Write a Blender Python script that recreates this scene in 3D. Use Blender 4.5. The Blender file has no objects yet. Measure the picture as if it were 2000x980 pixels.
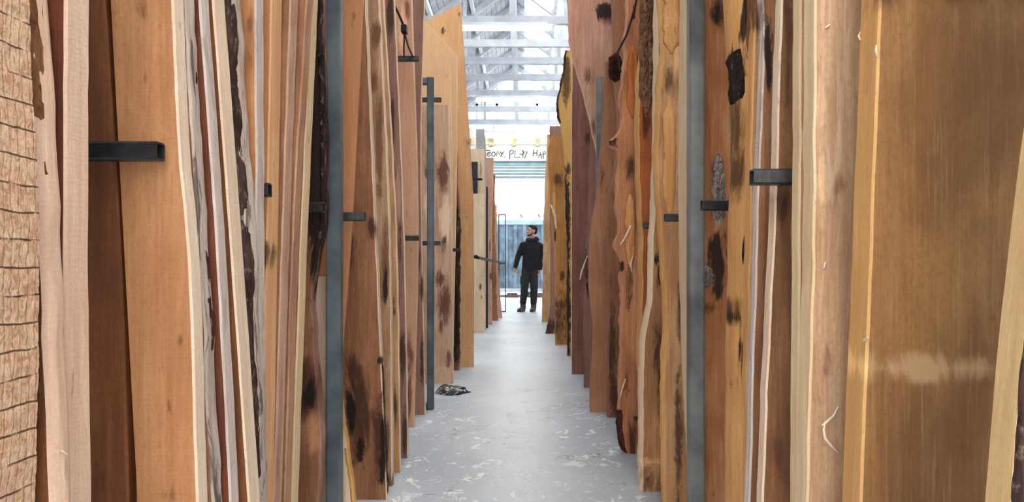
import bpy, bmesh, math, random
from mathutils import Vector, Matrix, noise

# ---------------------------------------------------------------- camera, world, exposure
SC = bpy.context.scene
COL = SC.collection
F = 1450.0                 # focal length in pixels of the 2000 px wide frame
VX, HY = 1022.0, 530.0     # where the level line of sight meets the picture
EYE = 0.83                 # the camera is held low
cam_d = bpy.data.cameras.new('camera')
cam_d.sensor_width = 36.0
cam_d.lens = F / 2000.0 * 36.0
cam_d.shift_x = (1000 - VX) / 2000.0
cam_d.shift_y = (HY - 490) / 2000.0
cam_d.clip_end = 300
cam = bpy.data.objects.new('camera', cam_d)
cam.location = (0, 0, EYE)
cam.rotation_euler = (math.pi / 2, 0, 0)
COL.objects.link(cam)
SC.camera = cam

SC.view_settings.view_transform = 'Standard'
SC.view_settings.look = 'None'
SC.view_settings.gamma = 1.0
SC.view_settings.use_curve_mapping = False
SC.view_settings.exposure = 1.5
SKY_STRENGTH = 1.6
LAMP_STRENGTH = 14.0

W = bpy.data.worlds.new('overcast_sky')
SC.world = W
W.use_nodes = True
nt = W.node_tree
bg = nt.nodes['Background']
bg.inputs[0].default_value = (1.0, 0.975, 0.95, 1)
bg.inputs[1].default_value = SKY_STRENGTH

# ---------------------------------------------------------------- helpers
def lin(c):
    return tuple(((v / 255) / 12.92 if v / 255 <= 0.04045 else ((v / 255 + 0.055) / 1.055) ** 2.4) for v in c)

def at(px, py, d):
    return Vector(((px - VX) * d / F, d, EYE + (HY - py) * d / F))

def smooth(a, b, v):
    if a == b: return 0.0 if v < a else 1.0
    t = max(0.0, min(1.0, (v - a) / (b - a)))
    return t * t * (3 - 2 * t)

def tag(o, label=None, cat=None, group=None, kind=None):
    if label: o['label'] = label
    if cat: o['category'] = cat
    if group: o['group'] = group
    if kind: o['kind'] = kind
    return o

def link(o, parent=None):
    COL.objects.link(o)
    if parent: o.parent = parent
    return o

def empty(name, loc, label, cat, group=None, rz=0):
    o = bpy.data.objects.new(name, None)
    o.empty_display_size = 0.1
    o.location = loc
    o.rotation_euler = (0, 0, rz)
    link(o)
    return tag(o, label, cat, group)

def mesh_obj(name, verts, faces, mats, parent=None, loc=None, fm=None, smooth_sh=False, attrs=None):
    me = bpy.data.meshes.new(name)
    me.from_pydata([tuple(v) for v in verts], [], faces)
    for m in (mats if isinstance(mats, (list, tuple)) else [mats]):
        me.materials.append(m)
    if fm: me.polygons.foreach_set('material_index', fm)
    if smooth_sh: me.polygons.foreach_set('use_smooth', [True] * len(me.polygons))
    for k, vals in (attrs or {}).items():
        a = me.attributes.new(k, 'FLOAT', 'POINT')
        a.data.foreach_set('value', vals)
    me.update()
    o = bpy.data.objects.new(name, me)
    if loc is not None: o.location = loc
    return link(o, parent)

class MB:
    """collects shapes for one mesh"""
    def __init__(s): s.v = []; s.f = []
    def raw(s, v, f):
        n = len(s.v); s.v += [Vector(p) for p in v]; s.f += [tuple(i + n for i in q) for q in f]; return s
    def box(s, a, b, bev=0.0):
        x0, y0, z0 = a; x1, y1, z1 = b
        if bev > 0:
            bm = bmesh.new(); bmesh.ops.create_cube(bm, size=1)
            for v in bm.verts:
                v.co = Vector(((x0 + x1) / 2 + v.co.x * (x1 - x0), (y0 + y1) / 2 + v.co.y * (y1 - y0), (z0 + z1) / 2 + v.co.z * (z1 - z0)))
            bmesh.ops.bevel(bm, geom=bm.edges[:], offset=bev, segments=2, affect='EDGES', profile=0.5)
            bm.verts.index_update()
            s.raw([v.co.copy() for v in bm.verts], [[v.index for v in f.verts] for f in bm.faces]); bm.free()
            return s
        return s.raw([(x0, y0, z0), (x1, y0, z0), (x1, y1, z0), (x0, y1, z0), (x0, y0, z1), (x1, y0, z1), (x1, y1, z1), (x0, y1, z1)],
              [(0, 3, 2, 1), (4, 5, 6, 7), (0, 1, 5, 4), (1, 2, 6, 5), (2, 3, 7, 6), (3, 0, 4, 7)])
    def beam(s, p, q, w, d, up=(0, 1, 0)):
        p, q, up = Vector(p), Vector(q), Vector(up)
        t = (q - p).normalized(); a = t.cross(up).normalized() * w / 2; b = up.normalized() * d / 2
        vs = [p - a - b, p + a - b, p + a + b, p - a + b, q - a - b, q + a - b, q + a + b, q - a + b]
        return s.raw(vs, [(0, 3, 2, 1), (4, 5, 6, 7), (0, 1, 5, 4), (1, 2, 6, 5), (2, 3, 7, 6), (3, 0, 4, 7)])
    def tube(s, pts, rad, n=8):
        """rounded chain; rad: one value, or per point a value or a pair (across, along view)"""
        pts = [Vector(p) for p in pts]
        if not isinstance(rad, (list, tuple)): rad = [rad] * len(pts)
        rad = [(r, r) if not isinstance(r, (list, tuple)) else r for r in rad]
        P = []; R = []; T = []
        m = len(pts)
        tans = [((pts[min(i + 1, m - 1)] - pts[max(i - 1, 0)])).normalized() for i in range(m)]
        for k in (0.0, 0.5, 0.86):
            c = math.sqrt(1 - (1 - k) ** 2) if k else 0.12
            rr = rad[0]; P.append(pts[0] - tans[0] * min(rr) * (1 - k)); R.append((rr[0] * c, rr[1] * c)); T.append(tans[0])
        for i in range(m): P.append(pts[i]); R.append(rad[i]); T.append(tans[i])
        for k in (0.86, 0.5, 0.0):
            c = math.sqrt(1 - (1 - k) ** 2) if k else 0.12
            rr = rad[-1]; P.append(pts[-1] + tans[-1] * min(rr) * (1 - k)); R.append((rr[0] * c, rr[1] * c)); T.append(tans[-1])
        ref = Vector((1, 0, 0)) if abs(T[0].x) < 0.8 else Vector((0, 0, 1))
        vs = []; fs = []
        for p, r, t in zip(P, R, T):
            a = (ref - t * ref.dot(t)).normalized(); b = t.cross(a); ref = a
            for j in range(n):
                th = 2 * math.pi * j / n
                vs.append(p + a * r[0] * math.cos(th) + b * r[1] * math.sin(th))
        for i in range(len(P) - 1):
            for j in range(n):
                k = (j + 1) % n
                fs.append((i * n + j, i * n + k, (i + 1) * n + k, (i + 1) * n + j))
        fs.append(tuple(range(n - 1, -1, -1))); o = (len(P) - 1) * n; fs.append(tuple(o + j for j in range(n)))
        return s.raw(vs, fs)
    def ball(s, c, r, mat=None, nu=14, nv=10):
        c = Vector(c); r = r if isinstance(r, (list, tuple)) else (r, r, r)
        vs = []; fs = []
        for i in range(1, nv):
            ph = math.pi * i / nv
            for j in range(nu):
                th = 2 * math.pi * j / nu
                q = Vector((r[0] * math.sin(ph) * math.cos(th), r[1] * math.sin(ph) * math.sin(th), r[2] * math.cos(ph)))
                vs.append(c + (mat @ q if mat else q))
        top = len(vs); q = Vector((0, 0, r[2])); vs.append(c + (mat @ q if mat else q)); vs.append(c - (mat @ q if mat else q))
        for i in range(nv - 2):
            for j in range(nu):
                k = (j + 1) % nu
                fs.append((i * nu + j, (i + 1) * nu + j, (i + 1) * nu + k, i * nu + k))
        for j in range(nu):
            k = (j + 1) % nu
            fs.append((top, j, k)); o = (nv - 2) * nu; fs.append((top + 1, o + k, o + j))
        return s.raw(vs, fs)
    def build(s, name, mat, parent=None, loc=None, sm=False):
        return mesh_obj(name, s.v, s.f, mat, parent, loc, smooth_sh=sm)

# ---------------------------------------------------------------- materials
def newmat(name):
    m = bpy.data.materials.new(name); m.use_nodes = True
    return m, m.node_tree, m.node_tree.nodes['Principled BSDF']

def N(t, kind, **kw):
    n = t.nodes.new(kind)
    for k, v in kw.items():
        if k.startswith('i_'):
            key = k[2:]
            n.inputs[int(key) if key.isdigit() else key.replace('_', ' ')].default_value = v
        else: setattr(n, k, v)
    return n

def mixc(t, fac, a, b, mode='MIX'):
    n = t.nodes.new('ShaderNodeMix'); n.data_type = 'RGBA'; n.blend_type = mode
    for s, v in ((0, fac), (6, a), (7, b)):
        if isinstance(v, bpy.types.NodeSocket): t.links.new(v, n.inputs[s])
        elif s == 0: n.inputs[0].default_value = v
        else: n.inputs[s].default_value = (*v[:3], 1)
    return n.outputs[2]

def mth(t, op, a, b=0.0, c=None, clamp=False):
    n = t.nodes.new('ShaderNodeMath'); n.operation = op; n.use_clamp = clamp
    for i, v in enumerate((a, b) if c is None else (a, b, c)):
        if isinstance(v, bpy.types.NodeSocket): t.links.new(v, n.inputs[i])
        else: n.inputs[i].default_value = v
    return n.outputs[0]

def ramp(t, fac, lo, hi):
    n = t.nodes.new('ShaderNodeMapRange'); n.interpolation_type = 'SMOOTHSTEP'
    t.links.new(fac, n.inputs[0]); n.inputs[1].default_value = lo; n.inputs[2].default_value = hi
    return n.outputs[0]

def coords(t, scale, rnd=True):
    tc = t.nodes.new('ShaderNodeTexCoord')
    src = tc.outputs['Object']
    if rnd:
        oi = t.nodes.new('ShaderNodeObjectInfo')
        ml = N(t, 'ShaderNodeVectorMath', operation='MULTIPLY_ADD')
        cb = t.nodes.new('ShaderNodeCombineXYZ')
        for i in range(3): t.links.new(oi.outputs['Random'], cb.inputs[i])
        t.links.new(cb.outputs[0], ml.inputs[0]); ml.inputs[1].default_value = (37, 53, 71)
        t.links.new(src, ml.inputs[2]); src = ml.outputs[0]
    mp = t.nodes.new('ShaderNodeMapping'); mp.inputs['Scale'].default_value = scale
    t.links.new(src, mp.inputs[0])
    return mp.outputs[0]

def tex(t, vec, scale, detail=4, rough=0.55, dist=0.0):
    n = N(t, 'ShaderNodeTexNoise'); n.inputs['Scale'].default_value = scale
    n.inputs['Detail'].default_value = detail; n.inputs['Roughness'].default_value = rough; n.inputs['Distortion'].default_value = dist
    t.links.new(vec, n.inputs['Vector']); return n.outputs[0]

WOODS = {}
def wood(base, dark, stain=(58, 30, 18), pale=None, grain=0.5, mottle=0.5, saw=0.4, rough=0.62, streak=0.0, streak_c=(60, 45, 40), redden=0.32):
    key = (base, dark, stain, pale, grain, mottle, saw, rough, streak, streak_c, redden)
    if key in WOODS: return WOODS[key]
    m, t, b = newmat('wood_%02d' % (len(WOODS) + 1)); WOODS[key] = m
    pale = pale or tuple(min(255, int(v * 1.18 + 12)) for v in base)
    v1 = coords(t, (1, 1, 0.06)); v2 = coords(t, (1, 1, 0.45)); v3 = coords(t, (1, 1, 1))
    g = tex(t, v1, 55, 5, 0.6, 0.4)                      # long grain
    mo = tex(t, v2, 7, 4, 0.55, 0.6)                     # broad figure
    fi = tex(t, v3, 160, 3, 0.6)                         # nap of the sawn surface
    sp = tex(t, coords(t, (1, 1, 0.3)), 38, 4, 0.6)      # dirt flecks
    wv = N(t, 'ShaderNodeTexWave', wave_type='BANDS', bands_direction='Z'); wv.inputs['Scale'].default_value = 46
    wv.inputs['Distortion'].default_value = 9; wv.inputs['Detail'].default_value = 4; wv.inputs['Detail Scale'].default_value = 2.5; wv.inputs['Detail Roughness'].default_value = 0.7
    t.links.new(v3, wv.inputs[0])
    c = mixc(t, mth(t, 'MULTIPLY', ramp(t, mo, 0.36, 0.66), mottle), lin(base), lin(dark))
    red = mixc(t, 1.0, c, (1.0, 0.80, 0.68), 'MULTIPLY'); c = mixc(t, mth(t, 'MULTIPLY', ramp(t, tex(t, coords(t, (1, 1, 0.35)), 4.5, 4, 0.6, 1.0), 0.42, 0.66), redden), c, red)
    c = mixc(t, mth(t, 'MULTIPLY', ramp(t, g, 0.45, 0.75), grain), c, lin(dark))
    c = mixc(t, mth(t, 'MULTIPLY', ramp(t, g, 0.52, 0.25), grain * 0.7), c, lin(pale))
    c = mixc(t, mth(t, 'MULTIPLY', wv.outputs[1], 0.08 * saw), c, lin(pale))
    c = mixc(t, mth(t, 'MULTIPLY', ramp(t, tex(t, coords(t, (1, 1, 0.5)), 210, 3, 0.7), 0.42, 0.68), 0.30), c, lin(dark))
    c = mixc(t, mth(t, 'MULTIPLY', ramp(t, sp, 0.64, 0.76), 0.5), c, lin(stain))
    fb = tex(t, coords(t, (1, 1, 0.035)), 190, 4, 0.7)
    c = mixc(t, mth(t, 'MULTIPLY', ramp(t, fb, 0.50, 0.72), 0.34), c, lin(dark))
    c = mixc(t, mth(t, 'MULTIPLY', ramp(t, fb, 0.48, 0.28), 0.28), c, lin(pale))
    if streak > 0:
        s1 = tex(t, coords(t, (1, 1, 0.14)), 34, 5, 0.7, 1.0)
        c = mixc(t, mth(t, 'MULTIPLY', ramp(t, s1, 0.52, 0.62), streak), c, lin(streak_c))
    # stains, knots and pale patches placed on each board
    wn = tex(t, coords(t, (1, 1, 0.28)), 24, 7, 0.68, 1.2)
    wq = mth(t, 'MULTIPLY', mth(t, 'SUBTRACT', wn, 0.5), 2.1)
    a1 = N(t, 'ShaderNodeAttribute', attribute_name='stain'); a2 = N(t, 'ShaderNodeAttribute', attribute_name='pale')
    a3 = N(t, 'ShaderNodeAttribute', attribute_name='black')
    f1 = ramp(t, mth(t, 'ADD', a1.outputs['Fac'], wq), 0.12, 0.82)
    f2 = ramp(t, mth(t, 'ADD', a2.outputs['Fac'], wq), 0.15, 0.85)
    f3 = ramp(t, mth(t, 'ADD', a3.outputs['Fac'], mth(t, 'MULTIPLY', wq, 0.95)), 0.28, 0.66)
    mul1 = mth(t, 'MULTIPLY', f1, ramp(t, a1.outputs['Fac'], 0.0, 0.35)); mul2 = mth(t, 'MULTIPLY', f2, ramp(t, a2.outputs['Fac'], 0.0, 0.35))
    mul3 = mth(t, 'MULTIPLY', f3, ramp(t, a3.outputs['Fac'], 0.0, 0.2))
    c = mixc(t, mth(t, 'MULTIPLY', mul1, 0.86), c, lin(stain))
    c = mixc(t, mth(t, 'MULTIPLY', mul2, 0.8), c, lin(pale))
    c = mixc(t, mth(t, 'MULTIPLY', mul3, 0.95), c, lin((24, 14, 12)))
    t.links.new(c, b.inputs['Base Color'])
    b.inputs['Roughness'].default_value = rough
    b.inputs['Specular IOR Level'].default_value = 0.28
    h = mth(t, 'ADD', mth(t, 'MULTIPLY', g, 0.5), mth(t, 'ADD', mth(t, 'MULTIPLY', fi, 0.35), mth(t, 'MULTIPLY', wv.outputs[1], 0.25 * saw)))
    h = mth(t, 'SUBTRACT', h, mth(t, 'MULTIPLY', f3, 0.5))
    bp = N(t, 'ShaderNodeBump'); bp.inputs['Strength'].default_value = 0.35; bp.inputs['Distance'].default_value = 0.003
    t.links.new(h, bp.inputs['Height']); t.links.new(bp.outputs[0], b.inputs['Normal'])
    return m

def bark_mat(name, c1, c2, c3):
    m, t, b = newmat(name)
    v = coords(t, (1, 1, 0.3))
    a = tex(t, v, 30, 6, 0.65, 1.2); d = tex(t, coords(t, (1, 1, 0.6)), 90, 4, 0.6)
    c = mixc(t, ramp(t, a, 0.4, 0.6), lin(c1), lin(c2)); c = mixc(t, ramp(t, d, 0.55, 0.72), c, lin(c3))
    t.links.new(c, b.inputs['Base Color']); b.inputs['Roughness'].default_value = 0.85; b.inputs['Specular IOR Level'].default_value = 0.2
    bp = N(t, 'ShaderNodeBump'); bp.inputs['Strength'].default_value = 0.8; bp.inputs['Distance'].default_value = 0.008
    t.links.new(mth(t, 'ADD', a, mth(t, 'MULTIPLY', d, 0.4)), bp.inputs['Height']); t.links.new(bp.outputs[0], b.inputs['Normal'])
    return m

def plain(name, c, rough=0.6, metal=0.0, var=0.12, scale=8, bump=0.0, spec=0.4):
    m, t, b = newmat(name)
    n = tex(t, coords(t, (1, 1, 1)), scale, 5, 0.6)
    dk = tuple(v * (1 - var) for v in c); lt = tuple(min(255, v * (1 + var * 0.6) + 1) for v in c)
    cc = mixc(t, ramp(t, n, 0.3, 0.7), lin(dk), lin(lt))
    t.links.new(cc, b.inputs['Base Color'])
    b.inputs['Roughness'].default_value = rough; b.inputs['Metallic'].default_value = metal; b.inputs['Specular IOR Level'].default_value = spec
    if bump:
        bp = N(t, 'ShaderNodeBump'); bp.inputs['Strength'].default_value = bump; bp.inputs['Distance'].default_value = 0.004
        n2 = tex(t, coords(t, (1, 1, 1)), scale * 9, 4, 0.6)
        t.links.new(n2, bp.inputs['Height']); t.links.new(bp.outputs[0], b.inputs['Normal'])
    return m

BARK = bark_mat('bark_dark', (46, 30, 26), (74, 54, 46), (120, 104, 92))
BARK_RED = bark_mat('bark_red', (52, 24, 20), (84, 44, 34), (40, 18, 16))
BARK_GREY = bark_mat('bark_grey', (120, 106, 98), (176, 162, 150), (52, 42, 40))
BARK_BLACK = bark_mat('bark_black', (22, 15, 14), (48, 34, 30), (110, 98, 88))
STEEL = plain('blue_grey_steel', (100, 110, 116), 0.45, 0.35, 0.22, 5, 0.15)
STEEL_D = plain('raw_dark_steel', (74, 74, 76), 0.38, 0.7, 0.3, 14, 0.15)
BLACK_STEEL = plain('black_painted_steel', (30, 27, 30), 0.5, 0.3, 0.2, 10)
WHITE = plain('white_paint', (226, 230, 234), 0.55, 0, 0.06, 3, 0.1)
CREAM = plain('cream_paint', (214, 200, 176), 0.6, 0, 0.12, 5, 0.1)
GREYBOARD = plain('grey_white_boards', (168, 172, 178), 0.7, 0, 0.15, 2, 0.1)
ROPE = plain('dark_cable', (38, 30, 30), 0.7, 0, 0.2, 30)
SPLINT = plain('torn_pale_fibre', (236, 216, 184), 0.7, 0, 0.1, 30)

# wood tones: face, edge
ORANGE = wood((200, 144, 98), (164, 106, 64), grain=0.35, mottle=0.55)
BROWN = wood((162, 114, 80), (112, 72, 48), grain=0.5, mottle=0.7)
DKBROWN = wood((136, 84, 48), (92, 54, 32), grain=0.5, mottle=0.6)
REDBROWN = wood((120, 66, 44), (80, 40, 30), grain=0.5, mottle=0.6)
UMBER = wood((150, 106, 60), (108, 70, 36), grain=0.2, mottle=0.9, saw=0.2, pale=(186, 148, 106), redden=0.0)
MAUVE = wood((160, 122, 106), (124, 88, 78), grain=0.5, mottle=0.5)
PURPLE = wood((142, 96, 82), (98, 64, 56), grain=0.5, mottle=0.5)
PINK = wood((206, 164, 142), (170, 124, 104), grain=0.45, mottle=0.6, stain=(80, 40, 36))
TAN = wood((208, 164, 118), (164, 116, 76), grain=0.45, mottle=0.8, redden=0.15)
GOLD = wood((224, 172, 110), (194, 134, 78), grain=0.4, mottle=0.5, redden=0.12)
YELLOW = wood((212, 172, 104), (182, 138, 72), grain=0.4, mottle=0.4)
PALEPINK = wood((226, 190, 164), (198, 154, 126), grain=0.4, mottle=0.3, saw=0.8)
PALE = wood((236, 212, 186), (206, 172, 140), grain=0.35, mottle=0.3, saw=0.6)
PALEGREY = wood((214, 200, 190), (178, 160, 150), grain=0.45, mottle=0.4, streak=0.35, streak_c=(110, 92, 84))
GREYSTREAK = wood((196, 180, 166), (150, 132, 120), grain=0.5, mottle=0.4, streak=0.8, streak_c=(62, 48, 46))
PALEGREEN = wood((228, 202, 162), (202, 170, 126), grain=0.4, mottle=0.4)
PALEORANGE = wood((230, 180, 134), (204, 142, 92), grain=0.45, mottle=0.4)
CREAMW = wood((236, 214, 182), (212, 178, 136), grain=0.35, mottle=0.4)
def rough_mat():
    m, t, b = newmat('chainsawn_face')
    v = coords(t, (1, 1, 1), False); sx = N(t, 'ShaderNodeSeparateXYZ'); t.links.new(v, sx.inputs[0])
    n1 = tex(t, v, 14, 4, 0.6); n2 = tex(t, coords(t, (1, 1, 0.8), False), 120, 5, 0.65, 0.8); n3 = tex(t, v, 9, 3, 0.5)
    zz = mth(t, 'ADD', mth(t, 'MULTIPLY', sx.outputs[2], 1 / 0.0275), mth(t, 'MULTIPLY', n1, 0.35))
    fr = mth(t, 'ABSOLUTE', mth(t, 'SUBTRACT', mth(t, 'FRACT', zz), 0.5))
    line = mth(t, 'MULTIPLY', ramp(t, fr, 0.045, 0.012), ramp(t, tex(t, v, 34, 3, 0.6), 0.34, 0.5))
    yy = mth(t, 'ADD', mth(t, 'MULTIPLY', sx.outputs[1], 1 / 0.0115), mth(t, 'MULTIPLY', n1, 1.6))
    rb = mth(t, 'ABSOLUTE', mth(t, 'SUBTRACT', mth(t, 'FRACT', yy), 0.5))
    rib = mth(t, 'MULTIPLY', ramp(t, rb, 0.16, 0.02), 0.5)
    c = mixc(t, ramp(t, n2, 0.32, 0.62), lin((190, 140, 104)), lin((230, 194, 160)))
    c = mixc(t, mth(t, 'MULTIPLY', ramp(t, n3, 0.5, 0.7), 0.4), c, lin((208, 158, 128)))
    c = mixc(t, mth(t, 'MULTIPLY', rib, 0.5), c, lin((168, 116, 76)))
    c = mixc(t, mth(t, 'MULTIPLY', line, 0.9), c, lin((74, 46, 26)))
    t.links.new(c, b.inputs['Base Color']); b.inputs['Roughness'].default_value = 0.75; b.inputs['Specular IOR Level'].default_value = 0.2
    h = mth(t, 'SUBTRACT', mth(t, 'SUBTRACT', mth(t, 'MULTIPLY', n2, 1.1), mth(t, 'MULTIPLY', rib, 0.5)), line)
    bp = N(t, 'ShaderNodeBump'); bp.inputs['Strength'].default_value = 0.9; bp.inputs['Distance'].default_value = 0.004
    t.links.new(h, bp.inputs['Height']); t.links.new(bp.outputs[0], b.inputs['Normal'])
    return m
ROUGHSAWN = rough_mat()
BARKFACE = wood((200, 162, 126), (156, 114, 82), grain=0.6, mottle=0.8, streak=0.4, streak_c=(214, 184, 150), stain=(120, 76, 54))

# floor: grey sealed concrete with flaked paint, joints and cracks
def floor_mat():
    m, t, b = newmat('sealed_concrete')
    tc = t.nodes.new('ShaderNodeTexCoord'); v = tc.outputs['Object']
    mp = t.nodes.new('ShaderNodeMapping'); mp.inputs['Scale'].default_value = (1, 0.75, 1); t.links.new(v, mp.inputs[0]); v = mp.outputs[0]
    s0 = N(t, 'ShaderNodeSeparateXYZ'); t.links.new(tc.outputs['Object'], s0.inputs[0]); SY = s0.outputs[1]
    big = tex(t, v, 1.3, 5, 0.6); fine = tex(t, v, 60, 4, 0.6)
    c = mixc(t, ramp(t, big, 0.3, 0.7), lin((174, 187, 198)), lin((206, 215, 222)))
    c = mixc(t, mth(t, 'MULTIPLY', fine, 0.22), c, lin((146, 158, 170)))
    fl = tex(t, v, 11, 7, 0.74, 0.8); area = tex(t, v, 1.7, 3, 0.5)
    chips = mth(t, 'MULTIPLY', ramp(t, fl, 0.565, 0.59), mth(t, 'MULTIPLY', ramp(t, area, 0.34, 0.48), mth(t, 'ADD', 0.25, mth(t, 'MULTIPLY', ramp(t, SY, 6.0, 3.6), 0.75))))
    fl2 = tex(t, v, 42, 5, 0.7, 0.4)
    chips2 = mth(t, 'MULTIPLY', ramp(t, fl2, 0.63, 0.66), 0.85)
    chips = mth(t, 'MAXIMUM', chips, chips2)
    c = mixc(t, chips, c, lin((248, 248, 246)))
    vo = N(t, 'ShaderNodeTexVoronoi', feature='DISTANCE_TO_EDGE'); vo.inputs['Scale'].default_value = 2.6
    wv = N(t, 'ShaderNodeVectorMath', operation='MULTIPLY_ADD')
    nz = N(t, 'ShaderNodeTexNoise'); nz.inputs['Scale'].default_value = 5; nz.inputs['Detail'].default_value = 6; t.links.new(v, nz.inputs['Vector'])
    t.links.new(nz.outputs[1], wv.inputs[0]); wv.inputs[1].default_value = (0.5, 0.5, 0.5); t.links.new(v, wv.inputs[2])
    t.links.new(wv.outputs[0], vo.inputs['Vector'])
    cm = tex(t, v, 2.4, 3, 0.5)
    crack = mth(t, 'MULTIPLY', ramp(t, vo.outputs['Distance'], 0.010, 0.002), ramp(t, cm, 0.5, 0.58))
    c = mixc(t, mth(t, 'MULTIPLY', crack, 0.8), c, lin((92, 96, 100)))
    t.links.new(c, b.inputs['Base Color'])
    sp = N(t, 'ShaderNodeSeparateXYZ'); t.links.new(tc.outputs['Object'], sp.inputs[0])
    jl = mth(t, 'ABSOLUTE', mth(t, 'SUBTRACT', mth(t, 'FRACT', mth(t, 'ADD', mth(t, 'MULTIPLY', sp.outputs[1], 1 / 3.1), mth(t, 'ADD', -1.10, mth(t, 'MULTIPLY', big, 0.006)))), 0.5))
    joint = mth(t, 'MULTIPLY', ramp(t, jl, 0.0035, 0.001), 0.55)
    c = mixc(t, joint, c, lin((120, 128, 134)))
    r = mth(t, 'ADD', 0.30, mth(t, 'ADD', mth(t, 'MULTIPLY', chips, 0.3), mth(t, 'MULTIPLY', big, 0.18)))
    t.links.new(r, b.inputs['Roughness']); b.inputs['Specular IOR Level'].default_value = 0.5
    bp = N(t, 'ShaderNodeBump'); bp.inputs['Strength'].default_value = 0.35; bp.inputs['Distance'].default_value = 0.004
    hh = mth(t, 'SUBTRACT', mth(t, 'ADD', mth(t, 'MULTIPLY', chips, 0.5), mth(t, 'MULTIPLY', tex(t, v, 14, 5, 0.65), 0.5)), crack)
    t.links.new(hh, bp.inputs['Height']); t.links.new(bp.outputs[0], b.inputs['Normal'])
    return m
FLOOR = floor_mat()

def glass_mat():
    m, t, b = newmat('skylight_glass')
    out = t.nodes['Material Output']
    tr = N(t, 'ShaderNodeBsdfTransparent'); tr.inputs[0].default_value = (0.95, 0.97, 0.98, 1)
    gl = N(t, 'ShaderNodeBsdfGlossy'); gl.inputs['Roughness'].default_value = 0.08
    fr = N(t, 'ShaderNodeFresnel'); fr.inputs[0].default_value = 1.45
    mx = N(t, 'ShaderNodeMixShader'); t.links.new(fr.outputs[0], mx.inputs[0]); t.links.new(tr.outputs[0], mx.inputs[1]); t.links.new(gl.outputs[0], mx.inputs[2])
    t.links.new(mx.outputs[0], out.inputs[0]); return m
GLASS = glass_mat()

def emit_mat(name, c, s):
    m, t, b = newmat(name)
    b.inputs['Base Color'].default_value = (0.9, 0.9, 0.88, 1)
    b.inputs['Emission Color'].default_value = (*c, 1); b.inputs['Emission Strength'].default_value = s
    return m
TUBE = emit_mat('lit_tube', (1.0, 0.97, 0.9), LAMP_STRENGTH)

# ---------------------------------------------------------------- the hall
DOOR_Y = 20.3
RX = -0.17; HALF = 2.0; TIE = 4.76; RIDGE = TIE + 1.54; Y0 = -3.0
def struct(name, mb, mat): return tag(mb.build(name, mat), kind='structure')
struct('floor', MB().box((-12, -8, -0.2), (12, 40, 0.0)), FLOOR)
struct('wall_left', MB().box((RX - HALF - 0.15, Y0, 0), (RX - HALF, DOOR_Y, TIE)), WHITE)
struct('wall_right', MB().box((RX + HALF, Y0, 0), (RX + HALF + 0.15, DOOR_Y, TIE)), WHITE)
# back wall with the big doorway
DX0, DX1, DH = -1.75, 1.55, 3.84
wb = MB()
wb.box((RX - HALF, DOOR_Y, 0), (DX0, DOOR_Y + 0.2, TIE)); wb.box((DX1, DOOR_Y, 0), (RX + HALF, DOOR_Y + 0.2, TIE)); wb.box((DX0, DOOR_Y, DH), (DX1, DOOR_Y + 0.2, TIE))
struct('wall_back', wb, WHITE)
# left slope boarded, right slope glazed between bars
ang = math.atan2(RIDGE - TIE, HALF)
cl = MB(); nb = 22
for i in range(nb):
    a0 = i / nb; a1 = (i + 0.94) / nb
    p0 = (RX - HALF * (1 - a0), TIE + (RIDGE - TIE) * a0); p1 = (RX - HALF * (1 - a1), TIE + (RIDGE - TIE) * a1)
    cl.raw([(p0[0], Y0, p0[1]), (p1[0], Y0, p1[1]), (p1[0], DOOR_Y, p1[1]), (p0[0], DOOR_Y, p0[1]),
            (p0[0] - 0.02, Y0, p0[1] + 0.04), (p1[0] - 0.02, Y0, p1[1] + 0.04), (p1[0] - 0.02, DOOR_Y, p1[1] + 0.04), (p0[0] - 0.02, DOOR_Y, p0[1] + 0.04)],
           [(0, 1, 2, 3), (7, 6, 5, 4), (0, 4, 5, 1), (1, 5, 6, 2), (2, 6, 7, 3), (3, 7, 4, 0)])
cl.raw([(RX - HALF - 0.05, Y0, TIE + 0.06), (RX, Y0, RIDGE + 0.08), (RX, DOOR_Y, RIDGE + 0.08), (RX - HALF - 0.05, DOOR_Y, TIE + 0.06)], [(0, 1, 2, 3)])
struct('ceiling', cl, GREYBOARD)
def rs(a, dz=0.0): return (RX + HALF * (1 - a), TIE + (RIDGE - TIE) * a + dz)
tb = MB()
for a0, a1 in ((0.0, 0.10), (0.90, 1.0)):
    p, q = rs(a0), rs(a1)
    tb.raw([(p[0], Y0, p[1]), (q[0], Y0, q[1]), (q[0], DOOR_Y, q[1]), (p[0], DOOR_Y, p[1]), (p[0], Y0, p[1] + 0.06), (q[0], Y0, q[1] + 0.06), (q[0], DOOR_Y, q[1] + 0.06), (p[0], DOOR_Y, p[1] + 0.06)],
           [(0, 1, 2, 3), (7, 6, 5, 4), (0, 4, 5, 1), (1, 5, 6, 2), (2, 6, 7, 3), (3, 7, 4, 0)])
struct('trim_1', tb, WHITE)
bars = MB(); k = 0
y = Y0
while y < DOOR_Y:
    p, q = rs(0.1, 0.03), rs(0.9, 0.03); bars.beam((p[0], y, p[1]), (q[0], y, q[1]), 0.06, 0.05); y += 1.25
struct('trim_2', bars, WHITE)
nwin = 8
for i in range(nwin):
    ya = Y0 + (DOOR_Y - Y0) * i / nwin; yb = Y0 + (DOOR_Y - Y0) * (i + 1) / nwin - 0.02
    p, q = rs(0.1, 0.06), rs(0.9, 0.06)
    struct('window_%d' % (i + 1), MB().raw([(p[0], ya, p[1]), (q[0], ya, q[1]), (q[0], yb, q[1]), (p[0], yb, p[1])], [(0, 1, 2, 3)]), GLASS)
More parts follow.
